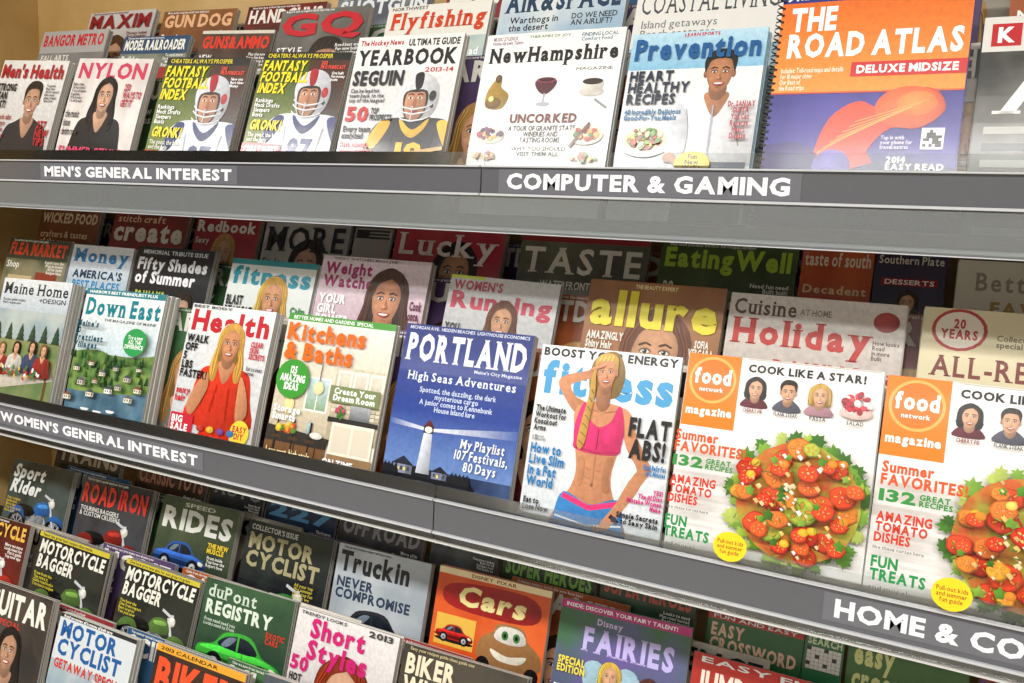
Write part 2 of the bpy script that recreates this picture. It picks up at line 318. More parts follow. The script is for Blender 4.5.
def fitwoman(c,x,y,s,skin='#d8946a',hair='#d6a850',top='#ea3276',sh='#3a86c8'):
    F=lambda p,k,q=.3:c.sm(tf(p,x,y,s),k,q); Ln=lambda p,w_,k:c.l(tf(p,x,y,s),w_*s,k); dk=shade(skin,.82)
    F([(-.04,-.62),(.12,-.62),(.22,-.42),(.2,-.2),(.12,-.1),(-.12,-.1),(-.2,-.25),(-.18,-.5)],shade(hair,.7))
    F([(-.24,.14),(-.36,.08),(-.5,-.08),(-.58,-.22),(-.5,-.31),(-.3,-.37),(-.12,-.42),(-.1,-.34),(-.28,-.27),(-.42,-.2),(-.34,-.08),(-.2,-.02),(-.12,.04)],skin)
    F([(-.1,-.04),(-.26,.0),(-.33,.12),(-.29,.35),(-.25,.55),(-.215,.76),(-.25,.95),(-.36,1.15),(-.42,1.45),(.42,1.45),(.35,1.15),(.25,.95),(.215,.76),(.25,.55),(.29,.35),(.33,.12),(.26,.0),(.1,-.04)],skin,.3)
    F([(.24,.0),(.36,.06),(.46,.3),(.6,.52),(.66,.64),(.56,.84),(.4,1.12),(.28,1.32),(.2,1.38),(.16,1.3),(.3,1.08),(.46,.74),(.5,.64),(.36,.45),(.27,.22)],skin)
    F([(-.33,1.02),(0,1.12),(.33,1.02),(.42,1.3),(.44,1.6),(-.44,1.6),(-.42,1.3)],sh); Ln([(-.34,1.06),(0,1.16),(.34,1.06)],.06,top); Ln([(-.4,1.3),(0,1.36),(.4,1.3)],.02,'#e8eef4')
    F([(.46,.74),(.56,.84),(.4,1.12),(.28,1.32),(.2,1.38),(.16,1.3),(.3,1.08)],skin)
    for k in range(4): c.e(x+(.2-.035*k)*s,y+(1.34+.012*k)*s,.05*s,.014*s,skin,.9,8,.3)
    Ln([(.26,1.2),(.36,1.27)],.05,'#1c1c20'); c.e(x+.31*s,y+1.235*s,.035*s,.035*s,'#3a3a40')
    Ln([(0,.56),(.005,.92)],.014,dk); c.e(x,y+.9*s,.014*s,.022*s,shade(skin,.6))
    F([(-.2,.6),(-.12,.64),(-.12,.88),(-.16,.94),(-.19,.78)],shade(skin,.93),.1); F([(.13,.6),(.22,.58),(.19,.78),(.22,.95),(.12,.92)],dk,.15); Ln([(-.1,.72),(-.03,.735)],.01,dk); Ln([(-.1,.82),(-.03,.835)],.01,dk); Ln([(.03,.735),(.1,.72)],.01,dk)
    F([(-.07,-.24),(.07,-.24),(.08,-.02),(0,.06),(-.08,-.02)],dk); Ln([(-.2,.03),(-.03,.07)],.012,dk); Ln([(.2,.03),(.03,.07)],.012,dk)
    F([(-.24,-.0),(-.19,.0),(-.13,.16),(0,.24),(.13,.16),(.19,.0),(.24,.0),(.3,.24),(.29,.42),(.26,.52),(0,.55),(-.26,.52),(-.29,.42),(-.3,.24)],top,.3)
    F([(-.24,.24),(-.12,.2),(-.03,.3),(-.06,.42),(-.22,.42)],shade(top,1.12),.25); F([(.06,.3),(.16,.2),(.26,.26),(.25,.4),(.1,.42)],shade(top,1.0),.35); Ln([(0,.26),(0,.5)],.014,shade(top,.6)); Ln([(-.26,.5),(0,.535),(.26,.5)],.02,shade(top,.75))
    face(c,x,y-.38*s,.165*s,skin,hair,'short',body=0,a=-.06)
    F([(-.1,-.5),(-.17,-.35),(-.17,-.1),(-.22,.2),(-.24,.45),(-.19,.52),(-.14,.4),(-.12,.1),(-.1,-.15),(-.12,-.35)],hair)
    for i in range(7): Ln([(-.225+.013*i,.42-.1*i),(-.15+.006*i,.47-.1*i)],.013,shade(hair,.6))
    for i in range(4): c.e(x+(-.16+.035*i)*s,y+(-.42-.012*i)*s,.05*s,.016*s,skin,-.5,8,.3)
def pine(c,x,y,s,col): 
    for k in range(3): c.p([(x-s*(.25+.1*k),y-s*(.7-.3*k)),(x+s*(.25+.1*k),y-s*(.7-.3*k)),(x,y-s*(1.3-.25*k))],col,.5)
def house(c,x,y,s,w='#f0efe8',rf='#6b6b70'):
    c.r(x-s,y-s*.8,x+.35*s,y,w); c.r(x+.35*s,y-s*.8,x+s,y,shade(w,.75)); c.p([(x-1.15*s,y-.75*s),(x,y-1.5*s),(x+1.15*s,y-.75*s)],rf)
    for a in(-.75,-.2,.5): c.r(x+a*s,y-.6*s,x+(a+.25)*s,y-.25*s,'#39424e')

# ------------------------------------------------------------------ cover designs
D={}
def cov(f): D[f.__name__]=f; return f
@cov
def mh(c):
    c.bg('#dedcd8'); c.g(0,.2,1,c.H,'#e6e4e0','#b4b2b0'); face(c,.6,.42,.15,'#c09478','#201814','short','#26282e'); c.t("Men's Health",.03,.04,.97,.19,'#a81a26',2)
    c.tb('STRONG|LEAN|FAST!',.03,.24,.32,.5,'#1c1c1c',2); c.tb('Six-pack abs|in 28 days|Eat more|weigh less',.03,.55,.36,.8,'#a01824',1); c.tb('277|NEW|TIPS',.78,.6,.98,.85,'#b3202c',2); c.micro(.78,.24,.98,6,'#333333',.03,13)
    for i in range(42): c.r(.06+.035*(i%6),.8+.03*(i//6),.06+.035*(i%6)+.024,.82+.03*(i//6),'#111111')
@cov
def ny(c):
    c.bg('#cfc8c4~#e6dfdb~20'); c.t('NYLON',.05,.04,.95,.2,'#c83a5c',2); face(c,.5,.37,.14,'#d4a688','#1a1210','long','#17171b')
    c.tb('250|WAYS TO|GET IT',.74,.24,.98,.46,'#b8323f',2); c.tb('the music|issue|denim now',.03,.5,.25,.75,'#3b3b3b',1); c.tb('SUMMER STYLE',.05,.84,.9,.95,'#d6456a',1); c.micro(.03,.24,.28,6,'#3b3b3b',.032,12)
def fantasy(c):
    c.bg('#2a241a~#4c2a1e~12'); c.r(0,0,1,.07,'#1b1b16'); c.t('CHEATERS ALWAYS PROSPER',.05,.015,.8,.055,'#e6d21e',1); c.g(0,.07,.56,c.H,'#3c4f1c','#8a9a24')
    helmet_player(c,.66,.4,.185,'#e2e5ea','#1d2f6b','87','#d9dce2','#b81e2a')
    c.tb('FANTASY|FOOTBALL|INDEX',.03,.08,.58,.4,'#f6e01c',2,it=.12); c.tb('2013|PRO FORECAST',.7,.085,.97,.16,'#f05040',2); c.micro(.84,.18,.99,3,'#ffffff',.03,10)
    c.tb('Rankings|Mock Drafts|Sleepers|Busts',.04,.44,.36,.62,'#ffffff',1); c.t('GRONK!',.04,.64,.4,.74,'#f6e01c',2,it=.15); c.tb('The good, the bad|and the ugly',.04,.76,.4,.85,'#f4f2e8',1); c.r(0,.86,.46,1.0,'#b81f1f'); c.tb('CHEAT SHEET',.03,.88,.43,.97,'#ffffff',2)
D['ff']=fantasy; D['fg']=fantasy
@cov
def hk(c):
    c.bg('#ecebe8'); c.g(0,.3,1,c.H,'#eceae8','#c4c8cc'); c.t('The Hockey News',.03,.03,.45,.09,'#b41f24',2); c.t('ULTIMATE GUIDE',.5,.03,.97,.09,'#222222',2)
    c.t('YEARBOOK',.03,.11,.97,.25,'#16161a',2); c.t('2013-14',.7,.27,.96,.31,'#b41f24',1)
    helmet_player(c,.69,.53,.165,'#131316','#e8b51e','19','#dcdde0','#17171a')
    c.l([(.3,1.1),(.62,.98),(1,.92)],.03,'#c8a060')
    c.t('SEGUIN',.03,.29,.52,.42,'#16161a',2); c.tb('Can he lead his|team back to the|top of the league?',.03,.44,.38,.56,'#333333',1)
    c.t('50',.03,.59,.25,.72,'#c32126',2); c.tb('TOP|PROSPECTS',.27,.6,.48,.71,'#16161a',2); c.tb('Every team|analyzed',.03,.75,.3,.86,'#16161a',2); c.tb('Stats, scouting|reports and more',.03,.88,.36,.98,'#c32126',1)
@cov
def nh(c):
    c.bg('#efeeeb'); c.t("THERAPIES OF JOY",.32,.02,.62,.045,'#557733',1); c.tb("MUSIC STUDIOS|Home-Grown Talent",.05,.02,.28,.08,'#7a4a6a',1); c.tb("FINDING LOCAL|Comfort Food",.7,.02,.95,.08,'#3a6a8a',1)
    c.t('NewHampshire',.04,.1,.97,.24,'#141416',2,1); c.t('MAGAZINE',.7,.26,.95,.28,'#444444',0)
    c.sm([(.12,.33),(.17,.33),(.175,.38),(.24,.44),(.2,.53),(.08,.52),(.07,.42)],'#b08c30'); c.e(.13,.49,.06,.04,'#7a5a18',0,16,.4); c.e(.11,.46,.02,.02,'#f0dc90'); c.e(.145,.32,.025,.03,'#6a4a2a',0,12,.3)
    c.sm([(.43,.34),(.57,.34),(.56,.4),(.5,.44),(.44,.4)],'#5a1024'); c.e(.5,.34,.07,.02,'#8a2a44'); c.e(.5,.338,.055,.013,'#3a0814'); c.l([(.5,.43),(.5,.5)],.012,'#a8a8b0'); c.e(.5,.505,.05,.014,'#b0b0b8')
    c.e(.83,.43,.085,.03,'#d8d4cc',0,18,.2); c.sm([(.76,.36),(.9,.36),(.88,.43),(.78,.43)],'#e6e0d6'); c.e(.83,.36,.07,.022,'#2b160a'); c.l([(.86,.48),(.95,.54)],.014,'#8a8a8e')
    c.t('UNCORKED',.28,.57,.76,.635,'#6b2a1c',2); c.tb('A TOUR OF GRANITE STATE|WINERIES AND|TASTING ROOMS',.28,.65,.76,.77,'#333333',1,'c'); c.tb('WHY YOU SHOULD|VISIT THEM ALL',.3,.79,.74,.86,'#333333',1,'c')
    c.e(.15,.72,.11,.055,'#ddd6c8',0,18,.2); blobs(c,.15,.71,.09,.04,22,['#3a1030','#5a1a4a','#7a2a5a','#a8284a','#e0b040'],.014,.024)
    c.e(.84,.72,.12,.065,'#e4dccb',0,18,.2); blobs(c,.84,.71,.09,.04,24,['#8a1a1a','#a82a1a','#4a7a2a','#e0b050'],.014,.028); c.l([(.74,.8),(.86,.64)],.02,'#5b2f18')
    blobs(c,.13,.86,.09,.025,14,['#d08030','#a83020','#e0b030'],.012,.022); blobs(c,.84,.87,.1,.025,14,['#e8b860','#7a9a3a','#b83a2a'],.012,.024)
@cov
def pv(c):
    c.bg('#a8d0e4'); c.g(0,0,1,.29,'#bcdeee','#86c0de'); c.g(0,.29,1,c.H,'#f2f3f1','#d6e2e6'); c.t('LEARN SPORTS',.4,.012,.66,.04,'#c03030',2)
    c.sm([(.5,.72),(.46,1.1),(.48,1.5),(.95,1.5),(.98,1.1),(.94,.72)],'#f1f1f4',.2); face(c,.7,.34,.135,'#b87c54','#14100e','short','#f3f3f6')
    c.sm([(.44,.56),(.36,.78),(.4,.98),(.52,.93),(.52,.7)],'#d4d8de'); c.r(.48,1.0,.97,1.5,'#32405a'); c.l([(.69,.58),(.69,1.0)],.012,'#a8acb8'); c.e(.42,.97,.05,.04,'#bb8058',0,12,.3)
    c.t('Prevention',.04,.05,.97,.22,'#0b5590',2)
    for k in range(4): c.e(.45+.012*k,.985+.012*k,.035,.01,'#bb8058',.3,8,.3)
    c.tb('HEART|HEALTHY|RECIPES',.03,.3,.5,.57,'#16243a',2); c.tb('40 Incredibly Delicious|Good-For-You Meals',.03,.6,.46,.69,'#1a6a9c',2)
    c.e(.22,.84,.21,.13,'#ffffff',0,24,.12); c.e(.22,.84,.17,.1,'#cfc4a8'); blobs(c,.22,.83,.13,.07,80,['#4a8a30','#b8301c','#e0bc40','#efe6c4','#7aaa40','#8a5a2a'],.012,.03)
    c.tb('Dr. SANJAY|GUPTA|You Can|Reverse|Heart|Disease',.8,.56,.99,.84,'#a81a24',2,'c')
    c.e(.6,1.02,.13,.09,'#f3d63a'); c.tb('Fun|New|Walks',.52,.95,.68,1.07,'#333333',1,'c')
@cov
def at(c):
    c.bg('#2c2a7c~#43379a~9'); c.g(0,0,1,.62,'#e8661a','#f59a30'); c.r(0,0,.55,.075,'#28307c'); c.t('RAND MCNALLY',.1,.02,.5,.058,'#ffffff',2); c.l([(.03,.06),(.08,.02),(.08,.06)],.012,'#ffffff')
    c.tb('THE|ROAD ATLAS',.06,.1,.97,.42,'#ffffff',2); c.r(.42,.45,1,.535,'#c8201c'); c.t('DELUXE MIDSIZE',.45,.468,.96,.518,'#ffffff',2)
    c.tb('Includes: Toll-road maps and details|for 81 major cities|Our "Best of|the Road" trips',.04,.47,.38,.61,'#fff2dc',1)
    c.r(0,.62,1,.63,'#d2501c'); c.sm([(.28,1.0),(.34,.78),(.48,.68),(.6,.72),(.7,.62),(.86,.62),(.92,.74),(.8,.84),(.66,.84),(.56,.96),(.5,1.12),(.36,1.12)],'#ee4418',.5); c.e(.74,.72,.17,.12,'#f4641e',0,26,.35); c.e(.78,.7,.1,.07,'#f8862e',0,22,.3)
    c.sm([(.3,1.15),(.42,.96),(.56,.98),(.62,1.2),(.5,1.45),(.26,1.4)],'#dc3018',.5)
    for k in range(7): c.l([(.3+.03*k,.98-.03*k),(.42+.05*k,.9-.03*k),(.6+.04*k,.8-.02*k)],.005,'#ffb060')
    c.sm([(-.1,1.02),(.2,.92),(.4,1.08),(.7,1.02),(1.1,1.12),(1.1,1.5),(-.1,1.5)],'#33246e',.4); c.e(.38,1.06,.1,.1,'#6a58b8',0,20,.3)
    c.tb('Tap in with|your phone for|travel extras',.62,.88,.78,.96,'#f4f0ff',1); c.r(.82,.84,.93,.96,'#f4f4f4')
    for i in range(36):
        if random.random()<.6: c.r(.83+.015*(i%6),.85+.016*(i//6),.845+.015*(i%6),.866+.016*(i//6),'#222222')
    c.tb('2014|EASY READ|MAPS',.66,1.0,.96,1.12,'#ffffff',2)
@cov
def kr(c):
    c.bg('#3a3a38~#74726c~8'); c.r(0,0,1,.2,'#d8d6d0'); c.r(.04,.04,.18,.17,'#b8242a'); c.t('K',.07,.06,.15,.15,'#ffffff',2); c.t('ART SCENE',.22,.06,.9,.16,'#3a3a3a',2); c.t('A',.08,.28,.5,.55,'#efeee8',1,1); c.t('RT',.55,.28,.98,.55,'#efeee8',1,1)
    for i in range(8): c.r(.05,.62+.09*i,.9,.66+.09*i,'#2a2a2a' if i%2 else '#a5a39c')
def simple(bg,title,tc,extra=None,sub='',band=None,serif=0,b=2,sc='#f2f0ea',th=.17,tv=.04,mic=1):
    def f(c):
        c.bg(bg)
        if extra: extra(c)
        if band: c.r(0,0,1,tv*2+th,band)
        c.t(title,.04,tv,.96,tv+th,tc,b,serif)
        if mic and tv<.06: c.micro(.06,.006,.9,1,sc,.026,44)
        if mic: c.micro(.6,tv+th+.04,.96,4,sc,.036,16,'r')
        if sub:
            ls=sub.split('|'); k=len(ls)//2+len(ls)%2
            c.tb('|'.join(ls[:k]),.04,tv+th+.06,.5,tv+th+.06+.085*k,sc,1)
            if ls[k:]: c.tb('|'.join(ls[k:]),.55,c.H-.12-.085*len(ls[k:]),.96,c.H-.12,sc,1)
    return f
P=lambda *a,**k:(lambda c:face(c,*a,**k))
D['bm']=simple('#6c6a68~#8a8886~10','BANGOR METRO','#c02430',lambda c:(c.r(0,.0,1,.24,'#a8a6a4'),c.e(.5,.7,.4,.3,'#4a5a48~#8a8a70~30'),c.tb('FALL ARTS|& EVENTS',.06,.26,.5,.4,'#e8e4dc',1)),'',None,th=.13,mic=0)
D['mr']=simple('#55605a~#8a8f80~14','MODEL RAILROADER','#f0eee4',lambda c:(c.r(0,0,1,.2,'#2a4a6a'),c.r(0,.5,1,.58,'#3a2a1c'),c.r(.1,.35,.9,.52,'#9c2a20'),c.r(.2,.38,.3,.45,'#dfe4e8')),'Build a|layout|Track',None,th=.12)
D['ga']=simple('#3a2a20~#5a4638~16','GUNS&AMMO','#e0341e',lambda c:(c.r(0,0,1,.035,'#d8d0c0'),c.p([(.1,.55),(.9,.42),(.92,.5),(.45,.6),(.35,.85),(.22,.85),(.28,.62)],'#1a1a1c'),c.l([(.2,.53),(.85,.43)],.02,'#8a8c90')),'NEW|HOT PISTOLS|TESTED',None,th=.14,tv=.06)
D['gq']=simple('#55524e~#77736c~8','GQ','#c3212c',P(.6,.58,.22,'#b98a6c','#2a1c14','short','#3a3e48'),'STYLE|BIBLE',None,th=.26)
@cov
def fy(c):
    c.bg('#e9e6dc'); c.r(0,.3,1,c.H,'#6e9ab0~#b8c8c0~14'); c.sm([(.1,.7),(.35,.55),(.7,.6),(.92,.75),(.7,.85),(.3,.85)],'#8a7a3a'); c.e(.82,.72,.02,.02,'#111111'); c.t('Flyfishing',.04,.06,.97,.26,'#d0441e',2,1,.05); c.t('NORTHWEST',.04,.01,.4,.04,'#333333',1); c.tb('Steelhead|secrets',.6,.4,.95,.55,'#ffffff',1)
@cov
def as_(c):
    c.bg('#9db8cc~#dfe3e0~8'); c.t('AIR&SPACE',.04,.03,.96,.2,'#28405c',2,1); c.tb('Warthogs in|the desert',.1,.23,.5,.35,'#2a2a2a',1); c.tb('DO WE NEED|AN AIRLIFT?',.6,.23,.95,.33,'#3a3a3a',1); c.tb('ALIENS: HOW|WE FIND THEM',.05,.38,.7,.5,'#28405c',1); c.sm([(.1,.7),(.5,.55),(.9,.6),(.95,.66),(.5,.72),(.3,.8)],'#5a6468')
D['as']=as_
@cov
def co(c):
    c.bg('#e7e5e0'); c.t('COASTAL LIVING',.04,.04,.97,.2,'#4b4f55',0,1); c.tb('Island getaways|Beach cottages',.06,.24,.6,.38,'#6a6e74',0); c.r(0,.45,1,c.H,'#8fb4c4~#d8dcd4~9'); house(c,.6,.75,.14)
D['mx']=simple('#b8b4b0~#d0ccc8~8','MAXIM','#8c1a22',P(.5,.55,.2,'#c99a7a','#4a2c1c','long','#a02030'),'THE|HOT 100',None,th=.16,sc='#6a1a22')
D['gd']=simple('#6a3c22~#8a5a30~10','GUN DOG','#e8b488',lambda c:(c.sm([(.3,.5),(.45,.38),(.62,.42),(.72,.55),(.9,.6),(.88,.68),(.66,.72),(.6,1.1),(.25,1.1)],'#5a3216'),c.sm([(.35,.45),(.28,.6),(.36,.76),(.44,.6)],'#3c2010'),c.e(.6,.52,.02,.02,'#111111'),c.e(.89,.62,.03,.025,'#1a1010')),'Retriever|training',None,th=.14)
D['hg']=simple('#7c2a22~#4a2420~14','HANDGUNS','#efe6dc',lambda c:c.p([(.15,.5),(.85,.42),(.87,.52),(.5,.58),(.42,.85),(.26,.85),(.3,.6)],'#202226'),'FULL|TEST',None,th=.15)
D['gr']=simple('#8c9098~#5a5e66~12','SHOTGUN','#e9ebee',lambda c:c.l([(.05,.7),(.95,.4)],.05,'#2a221c'),'NEWS|REVIEW',None,th=.15)
@cov
def mo(c):
    c.bg('#cfd6da'); c.g(0,0,1,.45,'#e4e8ea','#a8bcc8'); c.r(0,.3,1,.62,'#7f98a4~#b2bcb8~12'); c.r(0,.58,1,c.H,'#5f7a4a~#8a9060~16'); c.t('Maine Home',.03,.04,.97,.15,'#2a3338',1,1); c.t('+DESIGN',.58,.17,.96,.215,'#3a4348',1); c.micro(.05,.19,.4,2,'#3a4348',.03,20)
    for i in range(6): pine(c,.08+.17*i,.6,.14,'#34503a')
    c.p([(0,.86),(.9,.76),(1,.92),(.1,1.08)],'#d8d0c0'); c.l([(.1,1.0),(.1,1.3)],.03,'#6b4a30'); c.l([(.9,.9),(.9,1.3)],.03,'#6b4a30')
    for x,y,k in((.2,.68,'#a03030'),(.42,.66,'#d8d4ca'),(.66,.64,'#3a4a6a'),(.84,.66,'#983028')): face(c,x,y,.048,hair=random.choice(['#3a2418','#7a5a3a']),st='bob',cloth=k)
    blobs(c,.5,.88,.38,.06,46,['#b8402a','#ffffff','#4a7a3a','#e0c04a'],.012,.026); c.e(.15,1.05,.08,.05,'#8c2a24',0,16,.3)
@cov
def de(c):
    c.bg('#e8ecea'); c.g(0,.05,1,.6,'#f2f6f4','#cce0e8'); c.r(0,.0,1,.055,'#2f7f8a'); c.t("HARBOR'S BEST FRIENDLIEST PLUS",.04,.012,.9,.04,'#ffffff',1); c.t('Down East',.04,.08,.97,.24,'#14808c',2,1); c.t('THE MAGAZINE OF MAINE',.3,.26,.95,.285,'#444444',1)
    c.r(0,.57,1,.72,'#4a6a3a~#7a8a50~25'); c.r(0,.72,1,c.H,'#3f6074~#64869a~20'); c.sm([(-.1,.62),(.3,.54),(.6,.6),(1.1,.54),(1.1,.84),(-.1,.9)],'#3f6a35~#7f9a50~30')
    for i in range(50): pine(c,random.random(),.62+random.random()*.26,.06,random.choice(['#2f5530','#3f6a38','#274828','#56803c']))
    for x,y,s in((.12,.74,.04),(.3,.68,.035),(.46,.76,.04),(.62,.7,.035),(.78,.78,.045),(.9,.68,.03),(.22,.86,.05),(.58,.9,.05),(.36,.95,.05),(.84,.95,.05),(.08,1.0,.05),(.4,.83,.035),(.7,.86,.04),(.94,.86,.045)): house(c,x,y,s,random.choice(['#f4f2ea','#e8dfc8','#c9bfae']),random.choice(['#6b6b70','#8a5a48','#4f5860']))
    for x,y in((.5,1.06),(.66,1.04),(.76,1.12),(.2,1.1),(.34,1.05)): c.sm([(x-.05,y),(x+.05,y),(x+.03,y+.02),(x-.03,y+.02)],'#ffffff')
    c.tb("Maine's|10|Prettiest|Villages",.04,.29,.45,.54,'#0f4a58',2,'l',1); c.e(.8,.44,.14,.12,'#2f9a50'); c.tb('Try a new|ALL THE|DIFFERENCE',.69,.38,.91,.5,'#ffffff',1,'c')
@cov
def he(c):
    c.bg('#e4e6e6'); c.g(0,.2,1,c.H,'#e8eaea','#c0c6ca'); c.t('Health',.04,.05,.96,.25,'#c0202e',2)
    c.sm([(.34,.6),(.42,.55),(.72,.55),(.8,.62),(.76,.82),(.7,.98),(.8,1.5),(.32,1.5),(.42,.98),(.36,.8)],'#e03418',.35); face(c,.56,.34,.145,'#d09068','#d8a44c','long','#e23a20')
    c.sm([(.36,.6),(.26,.72),(.18,.92),(.26,1.0),(.36,.84),(.4,.72)],'#d09068'); c.sm([(.76,.6),(.86,.74),(.9,.92),(.8,1.0),(.76,.84)],'#d09068'); c.l([(.5,.7),(.46,.95)],.012,'#b82c18'); c.l([(.64,.72),(.66,1.0)],.012,'#b82c18')
    c.tb('WALK|OFF|5|LBS|FASTER!',.03,.28,.36,.68,'#141416',2); c.t('BEST BODY',.03,.01,.5,.035,'#333333',1); c.tb('CLEAR|SKIN|SECRETS',.8,.28,.98,.44,'#c8283a',2); c.tb('Eat to beat|stress',.8,.5,.98,.58,'#333333',1); c.tb('sexy|hair',.03,.76,.2,.9,'#c8283a',2)
    c.r(.02,1.0,.3,1.18,'#c8283a'); c.tb('BIG|SALE',.04,1.02,.28,1.16,'#ffffff',2); c.e(.86,1.08,.11,.11,'#f0d040'); c.tb('EASY|DIY',.78,1.02,.94,1.14,'#c8283a',2,'c')
    for i in range(4): c.e(.4+.12*i,1.1,.045,.03,['#c83a2a','#e8b83a','#7a4a9a','#3a7ab0'][i],0,14,.3)
@cov
def ki(c):
    c.bg('#e9e2d4'); c.r(0,0,1,.05,'#4a9a3a'); c.t('BETTER HOMES AND GARDENS  SPECIAL',.05,.012,.8,.04,'#ffffff',1); c.g(0,.05,1,.45,'#f6f2e8','#e6dcc6')
    c.g(0,.42,.55,.92,'#ebe2cc','#c8bb9e'); c.g(.55,.36,1,.9,'#dad0b8','#b4a88c'); c.r(.3,.46,.52,.72,'#f6f2e8'); c.g(.315,.475,.405,.705,'#cfe4ec','#8fae88'); c.g(.415,.475,.505,.705,'#cfe4ec','#8fae88')
    for i in range(3): c.r(.57+.145*i,.38,.705+.145*i,.62,'#f6f0e2'); c.g(.59+.145*i,.4,.685+.145*i,.6,'#eae2d0','#ccc2ac'); c.e(.68+.145*i,.58,.006,.006,'#55504a')
    for i in range(10): 
        for j in range(3): c.r(.56+.045*i,.635+.03*j,.6+.045*i,.66+.03*j,['#cfc5ac','#dcd3bc','#c0b69c'][(i+j)%3])
    c.r(.55,.73,1,.765,'#2b2a28'); c.r(.6,.765,.98,1.0,'#eee6d5'); c.r(.62,.79,.78,.98,'#dcd3c0'); c.r(.8,.79,.96,.98,'#dcd3c0'); c.g(.74,.62,.92,.73,'#b8bcc0','#6a6e72'); c.e(.17,.7,.05,.07,'#f3e0a0',0,14,.2); c.l([(.42,.36),(.42,.5)],.008,'#444444'); c.e(.42,.54,.05,.05,'#f6eab0',0,14,.2)
    c.p([(0,.86),(.6,.9),(.58,.98),(0,.98)],'#3a3531'); c.g(0,.98,.58,1.4,'#7a5634','#4c341e'); c.g(.6,1.0,1,1.4,'#9a7a54','#6a5030')
    for x in(.08,.28,.48): c.r(x,.98,x+.012,1.4,'#3b2816')
    for x in(.1,.26,.42): c.l([(x,.8),(x,1.05)],.014,'#2a2018'); c.r(x-.04,.93,x+.05,.955,'#4a3626')
    blobs(c,.2,.87,.1,.025,26,['#d04a2a','#e8a030','#5a8a2a','#e8d040'],.018,.03); c.e(.48,.89,.06,.025,'#e8e4da',0,16,.2); blobs(c,.66,.69,.04,.04,18,['#3a7a2a','#6aa84a','#c84a6a'],.014,.024); c.e(.4,.84,.018,.05,'#aac4c8',0,12,.3)
    c.tb('Kitchens|& Baths',.04,.065,.96,.36,'#ea6a10',2); c.e(.17,.5,.16,.15,'#3f9a34'); c.tb('125|AMAZING|IDEAS',.05,.4,.29,.59,'#ffffff',2,'c'); c.r(.54,.5,.99,.62,'#7c8a5a'); c.tb('Create Your|Dream Room',.56,.51,.97,.61,'#ffffff',2,'c')
    c.tb('Storage|Smarts',.04,.7,.3,.82,'#ffffff',2); c.tb('ON TIME,|ON BUDGET',.5,1.03,.95,1.14,'#ffffff',2,'c'); c.tb('Low cost, high style',.04,1.02,.46,1.09,'#fff2c0',1)
@cov
def po(c):
    c.bg('#2a3f86'); c.g(0,0,1,.6,'#1c2c78','#28449a'); c.g(0,.6,1,1.0,'#28449a','#6e90cc'); c.r(0,.99,1,c.H,'#1c2c52~#3a5480~18')
    c.t('MICHIGAN AVE.  HIDDEN BEACHES  LIGHTHOUSE ECONOMICS',.03,.012,.97,.035,'#d6dcf0',1); c.t('PORTLAND',.03,.06,.97,.26,'#f0f2f6',2,1); c.t("Maine's City Magazine",.6,.275,.96,.305,'#d6dcf0',1)
    c.t('High Seas Adventures',.08,.33,.93,.41,'#e6edfc',1,1); c.tb('Spotted, the dazzling, the dark|mysterious cargo|A junior comes to Kennebunk|House Island lure',.2,.43,.8,.6,'#cfdcf4',1,'c')
    L1=lin('#eef2fa'); L2=lin('#4464ac')
    c.emit([[(.335,.71,*L1),(.335,.73,*L1),(1,.7,*L2),(1,.64,*L2)],[(.315,.71,*L1),(.315,.73,*L1),(0,.71,*L2),(0,.67,*L2)]],'ink')
    c.sm([(-.1,1.05),(.2,.98),(.5,1.0),(.74,1.06),(.6,1.2),(-.1,1.25)],'#10141e'); c.p([(.292,.74),(.358,.74),(.38,1.02),(.27,1.02)],'#dde4f0',.5); c.r(.285,.7,.365,.745,'#2a2f3c'); c.p([(.28,.7),(.37,.7),(.325,.65)],'#6a2424'); c.e(.325,.72,.03,.022,'#fffbe0')
    house(c,.16,1.04,.08,'#8a94ac','#20283c'); house(c,.46,1.04,.06,'#7a849c','#181e2e')
    for x,y in((.12,1.0),(.17,1.0),(.44,1.01)): c.r(x,y,x+.018,y+.02,'#ffd97a')
    for i in range(9): pine(c,.02+.03*i+(.42 if i>3 else 0),1.1,.1,'#0b111c')
    for i in range(14): c.l([(random.random(),1.1+.15*random.random()),(random.random(),1.1+.2*random.random())],.004,'#5a74a0')
    c.tb('My Playlist|107 Festivals,|80 Days',.56,.74,.96,.96,'#f4f6fb',1,'c',1,.06); c.tb('Hitmaker Jeff Kline|Transforms Portland',.14,1.1,.9,1.2,'#efe2b4',1,'c',1)
@cov
def fi(c):
    c.bg('#eef0f0'); c.g(0,.1,1,c.H,'#f2f4f4','#dce4e9'); c.t('fitness',.04,.1,.97,.34,'#4aa0d4',2); c.t('BOOST YOUR ENERGY',.02,.015,.98,.075,'#141416',2)
    fitwoman(c,.5,.38,.585); c.tb('The Ultimate|Workout for|Knockout|Arms',.03,.42,.26,.6,'#141416',2); c.tb('How to|Live Slim|in a Fat|World',.03,.68,.29,.98,'#1c78b8',2)
    c.tb('6 Moves|15 Minutes',.03,.625,.18,.665,'#777777',1); c.tb('FLAT|ABS!',.71,.42,.99,.7,'#141416',2,'c'); c.tb('Shed Belly Fat|in 15 Minutes',.84,.715,.99,.79,'#1c78b8',2,'r')
    c.tb('YES!|The #1 Diet|Mistake Women|Make',.76,.87,.99,1.01,'#d0207a',2,'r'); c.tb('Simple Secrets|to Sexy Skin',.7,1.04,.98,1.12,'#141416',2,'r'); c.tb('Eat to|Lose Now',.03,1.05,.22,1.14,'#141416',2)
